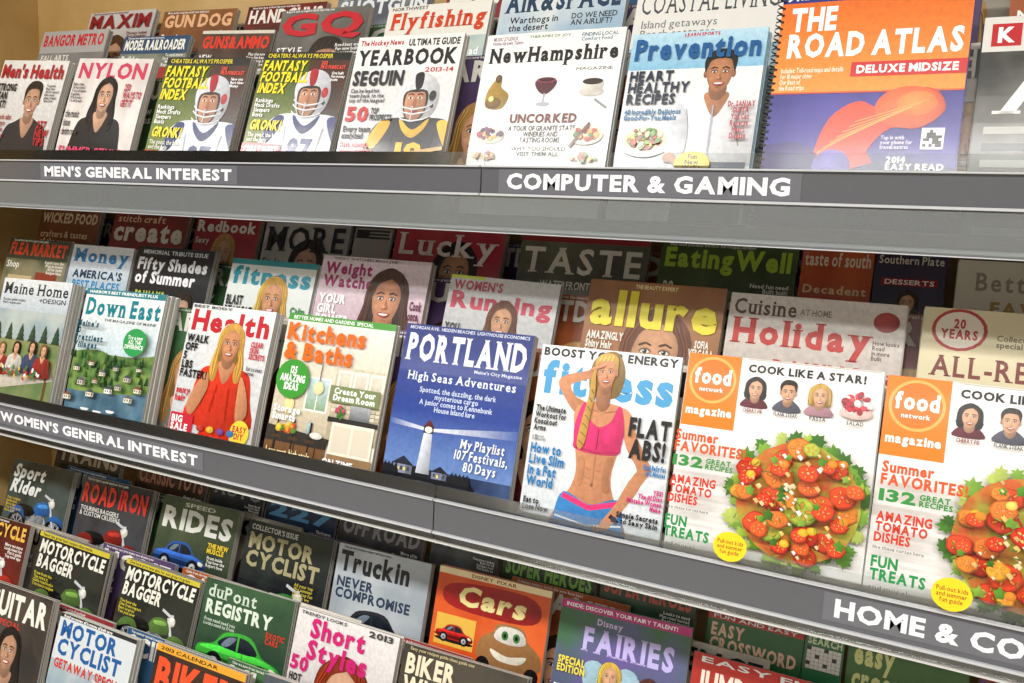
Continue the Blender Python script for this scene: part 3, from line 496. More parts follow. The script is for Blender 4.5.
def food(c):
    c.bg('#f1efec'); c.r(0,0,.29,.4,'#f0800c'); c.e(.145,.14,.128,.128,'#f8b458',0,40); c.e(.145,.14,.114,.114,'#ee7606',0,40); c.t('food',.045,.075,.245,.165,'#ffffff',2); c.t('network',.08,.18,.21,.205,'#ffffff',1); c.t('magazine',.02,.29,.27,.35,'#ffffff',2)
    c.t('COOK LIKE A STAR!',.33,.03,.92,.075,'#1c1c1e',2); c.l([(.32,.005),(.99,.005)],.006,'#c8c4bc')
    for x,h,st,k in((.38,'#1c1412','bob','#6a2434'),(.55,'#2a1c14','short','#5a5a6a'),(.71,'#d0a450','bob','#b88a98')): 
        c.sm([(x-.03,.205),(x+.03,.205),(x+.07,.26),(x-.07,.26)],k); face(c,x,.165,.05,hair=h,st=st,cloth=k,body=0)
    c.t('CHERRY PIE',.33,.27,.43,.29,'#8a2a2a',1); c.t('FLANK STEAK',.49,.27,.61,.29,'#333333',1); c.t('PASTA',.67,.27,.75,.29,'#333333',1)
    c.e(.89,.225,.08,.035,'#e8c8c0',0,18,.2); blobs(c,.89,.18,.065,.05,34,['#d01834','#e84454','#f6f0ea','#a81428'],.012,.026); c.t('SALAD',.85,.27,.93,.29,'#333333',1)
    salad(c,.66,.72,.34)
    c.tb('Summer|FAVORITES!',.03,.43,.4,.55,'#e0521a',2); c.t('132',.03,.565,.19,.625,'#2f8f3c',2); c.tb('GREAT|RECIPES',.205,.565,.37,.625,'#2f8f3c',2)
    c.tb('AMAZING|TOMATO|DISHES',.03,.67,.27,.82,'#d0341c',2); c.t('like these tortes here',.03,.835,.25,.85,'#777777',1); c.tb('FUN|TREATS',.03,.88,.27,1.0,'#1f8f4a',2); c.e(.38,.99,.085,.075,'#f2d41e'); c.tb('Pull-out kids|and summer|fun guide',.315,.955,.445,1.03,'#a8501a',1,'c'); c.t('and more!',.03,1.02,.2,1.04,'#777777',1)
D['fa']=food; D['fb']=food
D['fl']=simple('#46543c~#8a8468~14','FLEA MARKET','#e34a2e',lambda c:(c.r(0,0,1,.22,'#3a4438'),c.r(.1,.4,.5,.8,'#c9b48a'),c.r(.55,.35,.9,.9,'#8a3a2a')),'Shop|Save',None,th=.14)
@cov
def mn(c):
    c.bg('#dfe6ea'); c.g(0,0,1,.5,'#e8eef2','#b8ccd8'); c.t('Money',.04,.04,.96,.24,'#1f7ab4',2,1); c.t("AMERICA'S",.08,.28,.9,.38,'#22405c',2); c.tb('BEST PLACES|TO LIVE|2013',.1,.4,.9,.7,'#2f8ac0',2,'c'); c.e(.5,.95,.35,.2,'#9ab86a~#5a8ab0~20')
@cov
def fs(c):
    c.bg('#1c1c20'); c.t('MEMORIAL TRIBUTE ISSUE',.08,.03,.92,.07,'#d8d8dc',1); c.tb('Fifty Shades|of Summer',.04,.1,.96,.36,'#efeff2',2); c.tb('50 WAYS|TO HAVE|MORE FUN',.08,.42,.5,.75,'#b8c84a',2); face(c,.72,.6,.14,'#caa088','#2a1a14','short','#3a4a5a')
@cov
def ft(c):
    c.bg('#dfe4e0'); c.r(0,0,1,.05,'#2a8a90'); c.t('fitness',.04,.06,.96,.24,'#2496ac',2); face(c,.56,.36,.16,'#d0946c','#d8a84c','long','#d8d8da'); c.tb('BLAST|BELLY FAT',.03,.34,.36,.54,'#1c1c1e',2); c.tb('Calm|down|now',.8,.4,.98,.6,'#3a8a4a',2)
@cov
def ww(c):
    c.bg('#d4b0be'); c.g(0,0,1,c.H,'#ead8de','#b88a9c'); c.t('WEIGHT WATCHERS MAGAZINE',.1,.008,.7,.03,'#555555',1); c.tb('Weight|Watchers',.04,.045,.66,.25,'#9c1a60',2); face(c,.66,.32,.18,'#cc8c66','#4c2614','long','#b42440'); c.tb('YOUR|GIRL|POWER',.04,.3,.36,.54,'#ffffff',2); c.tb('Cook|once,|eat all|week',.88,.3,.99,.6,'#6a1444',2)
@cov
def wr(c):
    c.bg('#cfccc9'); c.g(0,0,1,c.H,'#d8d6d4','#98a4aa'); c.r(0,0,.32,.025,'#c8d840'); c.t("WOMEN'S",.04,.035,.5,.12,'#b84a5c',2); c.t('Running',.04,.13,.96,.32,'#c04458',2); face(c,.54,.36,.13,'#d09c74','#6a3c24','long','#3a9aa8'); c.tb('YOU|CAN DO|THIS!',.03,.4,.28,.62,'#2a2a2c',2); c.tb('Fun|Races',.78,.44,.97,.6,'#c8586a',2)
@cov
def al(c):
    c.bg('#8a5a34~#a87444~6'); c.t('THE BEAUTY EXPERT',.35,.02,.66,.05,'#f0e0a0',1); face(c,.56,.52,.24,'#d29c74','#6c3a1c','long','#4a2a24'); c.t('allure',.04,.07,.97,.34,'#e8d82a',2); c.tb('AMAZINGLY|Shiny Hair|Made|Easy',.04,.38,.32,.64,'#f6f0e4',2); c.tb('SOFIA|VERGARA',.8,.38,.97,.5,'#f6f0e4',2,'c'); c.tb('Look|Younger',.74,.62,.97,.76,'#e8d82a',2)
@cov
def hb(c):
    c.bg('#d6cbc0'); c.g(0,0,1,c.H,'#dcd4cc','#b8a898'); c.t('Cuisine',.03,.03,.4,.13,'#5a4034',1,1); c.t('AT HOME',.42,.07,.6,.11,'#8a7a6a',1); c.t('Holiday',.03,.15,.84,.36,'#b82c20',2,1); c.t('BAKING',.3,.39,.8,.48,'#b82c20',2); c.e(.9,.11,.07,.06,'#a82a24',0,20,.3); c.micro(.84,.22,.98,4,'#5a4034',.03,9); c.e(.5,.85,.38,.22,'#f6f2ea',0,24,.15); c.e(.5,.83,.32,.17,'#8a4a2a~#d8a868~30'); blobs(c,.5,.8,.28,.12,40,['#c02a2a','#f4e8d8','#6a3018','#4a8a3a'],.015,.035)
@cov
def ar(c):
    c.bg('#e0d5ae'); c.e(.2,.13,.15,.13,'#b43030'); c.e(.2,.13,.13,.112,'#ece2d0'); c.tb('20|YEARS',.1,.06,.3,.19,'#b43030',2,'c'); c.t('ALL-RECIPES',.06,.29,.97,.42,'#7a2c22',1,1); c.t('BEST EVER',.3,.48,.97,.6,'#a83a28',1,1); c.tb('Collector edition|special issue',.4,.14,.9,.22,'#7a6a4a',1); c.e(.55,.95,.36,.24,'#ffffff',0,24,.15); c.e(.55,.93,.3,.18,'#c86a2a~#e8c050~30'); blobs(c,.55,.9,.24,.12,30,['#5a8a2a','#d04a22'],.015,.04)
D['br']=simple('#6c3c28~#8a5434~12','WICKED FOOD','#f0d8bc',lambda c:c.tb('crafters & tastes|of the season|home & hearth',.06,.24,.9,.5,'#f0d8b8',1),'',None,th=.12,mic=0)
D['sc']=simple('#9c2e32~#7c3a38~10','create','#f4ece4',lambda c:(c.t('stitch craft',.06,.02,.7,.09,'#f0c8b0',1),c.e(.5,.7,.3,.25,'#e0b040~#c04a6a~40')),'101|Ideas',None,th=.18,tv=.1)
D['bl']=simple('#982834~#ac343c~8','Redbook','#f0e4dc',P(.5,.42,.17,'#d8a880','#c89a58','long','#5a1a2a'),'Sexy|Ways',None,th=.14,mic=0)
D['mo3']=simple('#a4a2a0~#c4c0bc~8','MORE','#222226',P(.55,.42,.19,'#c89a80','#2a1a16','long','#4a2a3a'),'Style|Now',None,serif=1,b=1,th=.24,sc='#3a3634',mic=0)
D['ee']=simple('#a09e9a','E','#2a2622',None,'',None,serif=1,th=.2,mic=0)
D['lu']=simple('#b02c3e~#c44c50~8','Lucky','#f4e8e4',P(.6,.36,.19,'#c08a64','#1c100e','long','#c8c0b8'),'FALL|SHOES|Bags',None,serif=1,b=1,th=.24,mic=0)
D['ta']=simple('#4a4a40~#74745f~9','TASTE','#ece8dc',lambda c:(c.r(0,0,1,.05,'#9a2a2a'),c.t('WATERFRONT DINING',.2,.34,.8,.4,'#e4e0d0',1),c.e(.5,.9,.38,.3,'#7a8a6a~#c8b88a~30')),'',None,serif=1,b=1,th=.2,tv=.09,mic=0)
D['ew']=simple('#2f3e22~#4c5e30~10','EatingWell','#aed040',lambda c:(c.tb('29|Comfort Food|made easy',.05,.3,.55,.58,'#e6e8c8',2),c.e(.62,.9,.36,.3,'#c8a860~#8a3a22~26')),'',None,b=2,th=.2)
D['ts']=simple('#a83424~#cc6434~10','taste of south','#f4e8d4',lambda c:(c.t('Decadent',.06,.55,.94,.68,'#f0d8b0',1,1),c.e(.5,.95,.4,.2,'#5a2a16')),'',None,th=.22,b=1,mic=0)
D['sp']=simple('#2e324c~#443a50~10','Southern Plate','#e0dace',lambda c:(c.r(.1,.4,.9,.52,'#9a2434'),c.t('DESSERTS',.15,.42,.85,.5,'#ffffff',1),face(c,.5,.8,.15)),'',None,th=.14,b=1,mic=0)
@cov
def be(c): c.bg('#ece8da'); c.t('Better Homes',.1,.08,.98,.2,'#a8a496',1,1); c.tb('FAVORITE|DESSERTS',.2,.26,.9,.45,'#b89a5a',2); c.e(.55,.85,.35,.25,'#e8c890~#b87840~20')
dk=lambda a,b='#3a3a3c':a+'~'+b+'~10'
D['b4a']=simple(dk('#23201c','#4a3c30'),'TRAINS','#a89a88',lambda c:c.r(.1,.3,.8,.5,'#5a3a2a'))
D['b4b']=simple(dk('#33241c','#5a3a2c'),'CLASSIC TOYS','#a8705a',lambda c:car(c,.5,.55,.3,'#7a2a20'))
D['b4c']=simple(dk('#22262a'),'AUTO','#8a9098',lambda c:car(c,.5,.5,.3,'#3a4a5a'))
D['b4d']=simple(dk('#20304a','#33445c'),'227','#5a9ac8',lambda c:car(c,.5,.6,.35,'#8a8e94'))
D['b4h']=simple(dk('#2c2c30','#4a4a4c'),'OFF ROAD','#8c8c90',lambda c:car(c,.5,.55,.35,'#6a3a2a'))
D['b4g']=simple(dk('#3c3f42','#5c5f62'),'PUZZLER','#a0a0a0')
D['b4e']=simple(dk('#16301c','#28482a'),'SUPER HEROES','#7ab04a',lambda c:c.e(.5,.6,.3,.2,'#7a2a22'))
D['b4f']=simple(dk('#1c3a24','#30543a'),'SUPER HEROES','#c8543a',lambda c:c.e(.5,.6,.3,.2,'#a8902a'))
@cov
def sr(c): c.bg('#4a5a58~#26302e~10'); c.tb('Sport|Rider',.04,.04,.8,.36,'#e9ecea',2,it=.2); bike(c,.56,.56,.36,'#2f6ab0'); c.micro(.03,.4,.3,5,'#e0c03a',.034,14); c.tb('SUPERBIKE TEST|LIGHTWEIGHTS',.05,.9,.8,1.05,'#e0c03a',1)
@cov
def ri(c): c.bg('#45464a~#2a2a2e~10'); bike(c,.52,.62,.36,'#8a2a22'); c.tb('ROAD IRON',.04,.05,.96,.26,'#c8362c',2); c.tb('TOURING BAGGERS|& CUSTOM CRUISERS',.05,.28,.9,.38,'#d8d8d4',1); c.micro(.06,.006,.9,1,'#d8d8d4',.026,44)
@cov
def rd(c): c.bg('#2e3a2c~#4c563e~10'); c.t('SPEED',.3,.03,.7,.07,'#c8c8b8',1); c.t('RIDES',.05,.09,.95,.3,'#d6d8d0',2); car(c,.36,.54,.3,'#2f5ca8'); car(c,.7,.74,.26,'#7a8088',-1); car(c,.36,.9,.32,'#4a9a3a'); c.tb('THE NEW|MUSCLE',.7,.34,.96,.44,'#e8c83a',2); c.micro(.72,.46,.97,3,'#e8e8e0',.034,13)
@cov
def mc(c): c.bg('#191c20~#2a332c~10'); c.t("COLLECTOR'S ISSUE",.05,.03,.6,.08,'#c8c8c4',1); c.tb('MOTOR|CYCLIST',.05,.1,.95,.42,'#a8a07a',2); bike(c,.5,.75,.38,'#3a8a3a'); c.micro(.66,.44,.97,4,'#c8b84a',.034,14)
@cov
def tr(c): c.bg('#9aa4ac~#c2c8cc~8'); c.t('Truckin',.04,.05,.8,.24,'#23262c',2); c.tb('NEVER|COMPROMISE',.04,.28,.96,.48,'#2c3c54',2); car(c,.5,.72,.42,'#2a2c34'); c.micro(.06,.008,.9,1,'#2c3c54',.026,44); c.tb('Custom|trucks',.66,.9,.95,1.02,'#b8302a',1)
@cov
def ca(c):
    c.bg('#e0642a~#cc4818~9'); c.r(0,0,1,.05,'#f0e0b0'); c.t('DISNEY  PIXAR',.3,.012,.7,.04,'#7a2a1a',1); c.sm([(.06,.2),(.2,.1),(.8,.08),(.94,.2),(.8,.3),(.2,.3)],'#a81818'); c.t('Cars',.2,.11,.8,.27,'#f6e6a0',2,it=.15)
    c.sm([(.45,.62),(.45,.48),(.55,.4),(.6,.33),(.8,.33),(.86,.42),(.97,.5),(.97,.62),(.7,.66)],'#a87848'); c.sm([(.57,.44),(.62,.35),(.79,.35),(.84,.44),(.7,.47)],'#e8e4da'); c.e(.66,.41,.03,.035,'#3a7a3a'); c.e(.76,.41,.03,.035,'#3a7a3a'); c.e(.66,.41,.014,.018,'#0a0a0a'); c.e(.76,.41,.014,.018,'#0a0a0a'); c.sm([(.55,.53),(.7,.56),(.86,.53),(.8,.6),(.62,.6)],'#f4ecd8'); c.e(.5,.66,.06,.06,'#141414'); c.e(.92,.66,.06,.06,'#141414')
    c.r(.04,.36,.4,.6,'#e8b84a'); car(c,.22,.5,.15,'#c0201e'); c.tb('CARS LAND|REV UP!',.42,.72,.95,.88,'#f8e8b0',2); c.tb('ON THE GO|STICKERS',.05,.64,.38,.78,'#ffffff',2); car(c,.4,1.05,.3,'#3a6ab0')
@cov
def fr(c):
    c.bg('#3f6a46~#6a58a0~6'); c.r(0,0,1,.06,'#b8307a'); c.t('INSIDE: DISCOVER YOUR FAIRY TALENT!',.04,.015,.9,.045,'#ffffff',1); c.t('Disney',.3,.09,.5,.15,'#d8c0f0',1,1); c.t('FAIRIES',.2,.16,.9,.34,'#c4b8f0',2,1)
    for x,y,k,h in((.45,.48,'#5aa83a','#e0b84a'),(.75,.52,'#8a4ab0','#5a2a1c')):
        for sx in(-1,1): c.sm([(x,y+.1),(x+sx*.08,y-.08),(x+sx*.2,y-.06),(x+sx*.2,y+.08),(x+sx*.1,y+.14)],'#a8ccdc'); c.sm([(x,y+.12),(x+sx*.14,y+.14),(x+sx*.16,y+.24),(x+sx*.06,y+.22)],'#8ab8cc')
        face(c,x,y,.08,hair=h,st='bob',cloth=k)
    c.tb('SPECIAL|EDITION',.04,.4,.26,.52,'#f4e04a',2); blobs(c,.5,.95,.5,.2,80,['#d84a8a','#e8d04a','#5ab04a','#8a5ac8'],.02,.04); c.tb('PLUS|POSTER',.04,.6,.24,.72,'#ffffff',2)
def xword(bg,t1,c1,t2):
    def f(c):
        c.bg(bg); c.r(0,0,1,.07,'#c83228'); c.tb(t1,.05,.1,.95,.55,c1,2); c.r(.05,.6,.95,1.2,'#f0eee6')
        for i in range(8):
            for j in range(6):
                if (i*3+j*5+i*j)%4==0: c.r(.05+.1125*i,.6+.1*j,.05+.1125*(i+1),.7+.1*j,'#1c1c1c')
        for i in range(9): c.l([(.05+.1125*i,.6),(.05+.1125*i,1.2)],.006,'#555555')
        for i in range(7): c.l([(.05,.6+.1*i),(.95,.6+.1*i)],.006,'#555555')
        c.t(t2,.06,.015,.94,.055,'#ffffff',1)
    return f
D['ec']=xword('#2c6a3a','EASY|CROSSWORD|EXPRESS','#f2c8b0','FUN AND EASY'); D['wo']=xword('#2a7a4a','WORD|SEARCH','#d8e8c0','JUMBO'); D['db']=xword('#4a7a38','easy|crosswords','#e8f0a0','BEST LARGE PRINT'); D['dl']=xword('#5a3a78','WORD|SEEK','#e8d0f0','OFFICIAL'); D['ju']=xword('#b03028','JUMBO|CROSSWORD','#f4e4d4','EASY FUN')
@cov
def ba(c): c.bg('#34362f~#1e201b~10'); bike(c,.54,.6,.37,'#5a7a3a'); c.tb('MOTORCYCLE|BAGGER',.04,.06,.96,.34,'#e8e6da',2,it=.1); c.r(0,0,1,.045,'#c8b83a'); c.micro(.05,.004,.95,1,'#222222',.034,44); c.micro(.04,.37,.4,4,'#d8c83a',.034,16); c.tb('BIG WHEEL|KITS',.05,.98,.4,1.1,'#d8c83a',1)
D['bb']=ba
D['b2a']=simple(dk('#6a1e1c','#3a1818'),'SUPER CYCLE','#e0b050',lambda c:bike(c,.5,.6,.34,'#a82a22'),th=.14)
@cov
def dp(c): c.bg('#26402e~#3a5a3c~9'); c.t('duPont',.05,.04,.6,.15,'#c8d8c8',1,1); c.t('REGISTRY',.05,.17,.8,.29,'#d8e4d4',2); car(c,.5,.58,.42,'#3fae3a'); c.tb('EXOTIC|CARS',.76,.3,.96,.4,'#c83a2a',2); c.r(0,1.0,1,1.5,'#16241a'); c.micro(.06,.32,.5,2,'#c8d8c8',.034,22)
@cov
def ss(c): c.bg('#e4e0de'); c.g(0,0,1,c.H,'#ece8e6','#c8bcb8'); face(c,.55,.6,.24,'#e2b090','#8c341a','bob','#7a2a4a'); c.tb('Short|Styles',.16,.04,.94,.38,'#cc1c70',2); c.t('2013',.72,.01,.95,.06,'#444444',2); c.t('50',.02,.36,.2,.48,'#cc1c70',2); c.tb('HOT|NEW|CUTS',.03,.5,.18,.7,'#333333',2); c.t('TRENDY LOOKS',.04,.01,.5,.035,'#333333',1)
@cov
def wh(c): c.bg('#2c2a28~#4a443a~10'); c.tb('BIKER|WHOLESALE',.04,.05,.96,.36,'#e8dcc0',2); bike(c,.5,.8,.36,'#b8601e'); c.micro(.06,.006,.9,1,'#c8b88a',.026,44); c.tb('THE WORLD OF|CUSTOM PARTS',.05,.4,.7,.52,'#c8b88a',1)
@cov
def tr1(c): c.bg('#2a2624~#4a4038~10'); c.t('GUITAR',.04,.05,.96,.3,'#e8e4da',2); c.t('2013 SPECIAL',.04,.32,.6,.38,'#c83228',1); face(c,.5,.6,.17,'#b98c70','#1c1412','long','#1a1a1c'); c.tb('Play|Loud',.05,.8,.28,.95,'#e0a030',1)
@cov
def mc1(c): c.bg('#cfd5d9'); c.r(0,.4,1,c.H,'#8aa0ac~#b4bcc0~10'); c.tb('MOTOR|CYCLIST',.05,.05,.95,.36,'#1c5a9a',2); c.r(0,0,1,.035,'#2a2a2a'); c.micro(.05,.003,.95,1,'#ffffff',.03,44); c.tb('GETAWAY SPECIAL',.05,.38,.95,.47,'#c8352a',2); bike(c,.5,.7,.36,'#c8352a')
@cov
def bk(c): c.bg('#1e1c1c~#3c2a20~10'); c.r(0,0,1,.06,'#e0a030'); c.t('2013 CALENDAR',.05,.015,.7,.045,'#111111',1); c.t('BIKER',.05,.1,.95,.4,'#e8502a',2); bike(c,.5,.85,.38,'#c87a1e')
@cov
def un(c): c.bg('#3a4048~#5a6068~10'); c.t('HOT ROD',.05,.06,.95,.3,'#e8c83a',2); car(c,.5,.7,.4,'#c02a20')
GT=['HOME','GARDEN','TRAVEL','SCIENCE','MUSIC','OUTDOOR']
def generic(i):
    cols=['#7a2a30','#2a4a6a','#3a5a3a','#8a8478','#4a3a5a','#8a4a2a','#b8b2a6']; t=GT[i%6]; k=cols[i%7]
    return simple(k+'~'+shade(k,1.3)+'~9',t,'#efece2' if i%7 not in(3,6) else '#2a2a30',P(.5,.6,.18,hair=['#3a2418','#c89a58'][i%2],cloth=cols[(i+2)%6]),'New|ideas|Best|tips')

# ------------------------------------------------------------------ placement (metres, rack frame)
ROWS=dict(T3=(1.20,.14),T2=(1.11,.075),T1=(1.015,.008),M3=(1.18,-.26),M2=(1.09,-.335),M1=(.965,-.422),B4=(1.15,-.73),B3=(1.06,-.825),B2=(.96,-.915),B1=(.87,-1.01))
def obj(name,v,f,mats,mi=None,vc=None):
    me=bpy.data.meshes.new(name); me.from_pydata(v,[],f)
    for m in mats: me.materials.append(m)
    if mi: me.polygons.foreach_set('material_index',mi)
    if vc is not None:
        at_=me.color_attributes.new('ink','FLOAT_COLOR','POINT'); buf=[1.0]*(4*len(v))
        for i,cc in vc.items(): buf[4*i:4*i+3]=cc
        at_.data.foreach_set('color',buf)
    me.update(); o=bpy.data.objects.new(name,me); scene.collection.objects.link(o); return o
def frame(x,y,z,roll=0):
    return Matrix.Translation((x,y,z+EYE))@Matrix.Rotation(-TILT,4,'X')@Matrix.Rotation(roll,4,'Y')
PAPER='#cfcbc1'
def magazine(name,key,row,x,w,h,roll=0,n=3,tk=.0035,back=0,lift=0):
    if row=='M3': h=min(h,.25)
    c=Cover(w,h,0 if key=='at' or back else random.uniform(.0005,.005)); c.base='#777777'; D[key](c)
    mp=c.m(PAPER,rough=.7,coat=0); mc=c.m(c.base.split('~')[0]); mg=c.m('#97928a',rough=.7,coat=0)
    for i in range(n):
        dx=random.uniform(-.0016,.0016) if i else 0; dz=random.uniform(-.0025,0) if i else 0
        y0=i*tk+.00001; y1=(i+1)*tk-.0004; X0,X1=dx,w+dx; b=len(c.v)
        for k in range(NB+1):
            z=(h+dz)*k/NB; q=c.kn[k]
            c.v+=[(X0,y0+q,z),(X1,y0+q,z),(X1,y1+q,z),(X0,y1+q,z)]
        for k in range(NB):
            p=b+4*k; u=p+4
            c.f+=[(p,p+1,u+1,u),(p+1,p+2,u+2,u+1),(p+2,p+3,u+3,u+2),(p+3,p,u,u+3)]; c.mi+=[mc,mp,mc,mc]
        p=b; c.f.append((p,p+3,p+2,p+1)); c.mi.append(mg); p=b+4*NB; c.f.append((p,p+1,p+2,p+3)); c.mi.append(mp)
        ym=(y0+y1)/2; b=len(c.v)   # grooves of the page edges
        for k in range(NB+1):
            z=(h+dz)*k/NB; q=c.kn[k]; c.v+=[(X1+.00015,ym-.0004+q,z),(X1+.00015,ym+.0002+q,z)]
        for k in range(NB): p=b+2*k; c.f.append((p,p+1,p+3,p+2)); c.mi.append(mg)
    if key=='at':
        mb=c.m('#151515')
        for i in range(34):
            z=h*(i+.5)/34; b=len(c.v)
            for k in range(8):
                a=k*math.pi/4
                for dzz in(-.001,.001): c.v.append((-.001+.006*math.cos(a),.004+.007*math.sin(a),z+dzz))
            for k in range(8): q=b+2*k; r2=b+2*((k+1)%8); c.f.append((q,r2,r2+1,q+1)); c.mi.append(mb)
    o=obj(name,c.v,c.f,c.mats,c.mi,c.vc)
    y0,z0=ROWS[row]; r=math.radians(roll)
    lz=max(0,w*math.sin(r)) if r>0 else 0
    px=x-h*math.sin(r)+(w*(1-math.cos(r)) if r<0 else 0)
    o.matrix_world=frame(px,y0+back*math.cos(TILT)+(lz+lift)*math.sin(TILT),z0-back*math.sin(TILT)+(lz+lift+.0006)*math.cos(TILT),r)
    return o
MG=[
('mens_health_magazine','mh','T1',-1.706,.2,.262,3,4),('fashion_magazine','ny','T1',-1.478,.2,.255,3,4),('football_magazine','ff','T1',-1.243,.195,.246,3,5),('football_magazine','fg','T1',-1.02,.178,.245,3,4),
('hockey_magazine','hk','T1',-.834,.187,.264,1,4),('regional_magazine','nh','T1',-.608,.205,.257,0,6),('health_magazine','pv','T1',-.392,.17,.245,0,5),('road_atlas','at','T1',-.209,.203,.287,0,3),('art_magazine','kr','T1',.006,.2,.24,0,4),
('regional_magazine','bm','T2',-1.722,.2,.275,1.5,3),('railroad_magazine','mr','T2',-1.47,.18,.248,2,3),('shooting_magazine','ga','T2',-1.26,.175,.245,3,3),('style_magazine','gq','T2',-1.076,.19,.275,1,3),('fishing_magazine','fy','T2',-.848,.19,.267,0,4),('aviation_magazine','as','T2',-.641,.2,.28,0,4),('coastal_magazine','co','T2',-.424,.2,.262,0,4),
('mens_magazine','mx','T3',-1.691,.2,.266,1,3),('dog_magazine','gd','T3',-1.465,.2,.25,2,3),('shooting_magazine','hg','T3',-1.235,.19,.246,1,3),('shooting_magazine','gr','T3',-1.02,.2,.25,0,3),
('home_magazine','mo','M1',-1.654,.203,.277,-1,8),('regional_magazine','de','M1',-1.407,.205,.275,-1,9),('health_magazine','he','M1',-1.135,.185,.27,0,5),('kitchen_magazine','ki','M1',-.923,.205,.272,0,4),('city_magazine','po','M1',-.699,.207,.277,-.5,4),('fitness_magazine','fi','M1',-.478,.193,.269,-1,3),('cooking_magazine','fa','M1',-.277,.224,.28,-.6,4),('cooking_magazine','fb','M1',-.049,.224,.28,0,4),
('antiques_magazine','fl','M2',-1.818,.2,.26,0,3),('finance_magazine','mn','M2',-1.609,.18,.257,0,3),('news_magazine','fs','M2',-1.417,.205,.264,0,4),('fitness_magazine','ft','M2',-1.165,.197,.255,0,5),('diet_magazine','ww','M2',-.959,.22,.273,0,4),('running_magazine','wr','M2',-.699,.19,.254,1,4),('beauty_magazine','al','M2',-.463,.198,.267,0,4),('baking_magazine','hb','M2',-.258,.217,.263,0,5),('recipe_magazine','ar','M2',-.022,.2,.264,0,6),
('craft_magazine','br','M3',-1.838,.2,.264,0,3),('craft_magazine','sc','M3',-1.593,.22,.262,0,3),('womens_magazine','bl','M3',-1.35,.168,.25,0,3),('womens_magazine','mo3','M3',-1.167,.2,.246,-1,3),('womens_magazine','ee','M3',-.955,.08,.245,0,2),('shopping_magazine','lu','M3',-.866,.215,.264,0,4),('dining_magazine','ta','M3',-.62,.215,.264,0,3),('food_magazine','ew','M3',-.386,.197,.268,0,4),('food_magazine','ts','M3',-.183,.092,.26,0,3),('food_magazine','sp','M3',-.088,.085,.252,0,3),('food_magazine','be','M3',.01,.2,.246,0,5),
('railroad_magazine','b4a','B4',-1.741,.21,.206,-1,3),('toy_magazine','b4b','B4',-1.479,.2,.202,-1,3),('car_magazine','b4c','B4',-1.263,.135,.203,0,3),('car_magazine','b4d','B4',-1.116,.165,.194,0,3),('truck_magazine','b4h','B4',-.94,.18,.2,0,3),('puzzle_magazine','b4g','B4',-.745,.13,.208,0,3),('comic_magazine','b4e','B4',-.605,.165,.198,0,3),('comic_magazine','b4f','B4',-.432,.15,.204,0,3),('crossword_magazine','ec','B4',-.262,.135,.184,0,3),('crossword_magazine','db','B4',-.068,.145,.207,0,3),('crossword_magazine','dl','B4',.09,.135,.19,0,3),
('motorcycle_magazine','sr','B3',-1.79,.2,.268,-1,3),('motorcycle_magazine','ri','B3',-1.557,.205,.27,-1,4),('car_magazine','rd','B3',-1.322,.198,.274,-1,4),('motorcycle_magazine','mc','B3',-1.099,.197,.27,0,4),('truck_magazine','tr','B3',-.89,.188,.27,-1,4),('kids_magazine','ca','B3',-.686,.2,.276,-1,4),('kids_magazine','fr','B3',-.468,.199,.275,-1,4),('crossword_magazine','ju','B3',-.262,.2,.25,0,3),
('motorcycle_magazine','b2a','B2',-1.79,.2,.27,-1,3),('motorcycle_magazine','ba','B2',-1.556,.205,.268,1,5),('motorcycle_magazine','bb','B2',-1.305,.19,.268,1,5),('car_magazine','dp','B2',-1.104,.2,.282,-1,4),('hairstyle_magazine','ss','B2',-.894,.2,.28,0,4),('motorcycle_magazine','wh','B2',-.684,.21,.276,-1,4),
('guitar_magazine','tr1','B1',-1.59,.19,.288,-1,4),('motorcycle_magazine','mc1','B1',-1.373,.2,.278,0,5),('motorcycle_magazine','bk','B1',-1.125,.2,.288,0,5),('car_magazine','un','B1',-.889,.2,.3,-1,4),
]
for m in MG: magazine(*m)
magazine('crossword_magazine','wo','B4',-.124,.05,.2,0,3)
gi=0
def gen(row,x,w,h,n=3,back=0):
    global gi
    D['g%d'%gi]=generic(gi); magazine(GT[gi%6].lower()+'_magazine','g%d'%gi,row,x,w,h,0,n,back=back); gi+=1
for row,xs in(('T3',(-.79,-.57,-.35,-.13)),('T2',(-.2,.03)),('T1',(.23,)),('M3',(.235,)),('M2',(.21,)),('M1',(.2,)),('B4',(.25,)),('B3',(-.04,.19)),('B2',(-.45,-.22,.01,.23)),('B1',(-.66,-.43,-.2,.03,.25))):
    for x in xs: gen(row,x,.2 if row!='B4' else .14,.25 if row!='B4' else .2)
# second copies standing behind, showing in the gaps of each tier
for row in('T1','T2','T3','M1','M2','M3','B1','B2','B3'):
    L=sorted([m for m in MG if m[2]==row],key=lambda m:m[3]); last=-9
    for a,b in zip(L,L[1:]):
        mid=(a[3]+a[4]+b[3])/2; x=mid-.1
        if x<last+.202: continue
        last=x; hh=min(a[5],b[5])+random.choice((-.006,-.002,.004))
        if row=='M3': hh=.244
        gen(row,x,.2,hh,2,.0445)

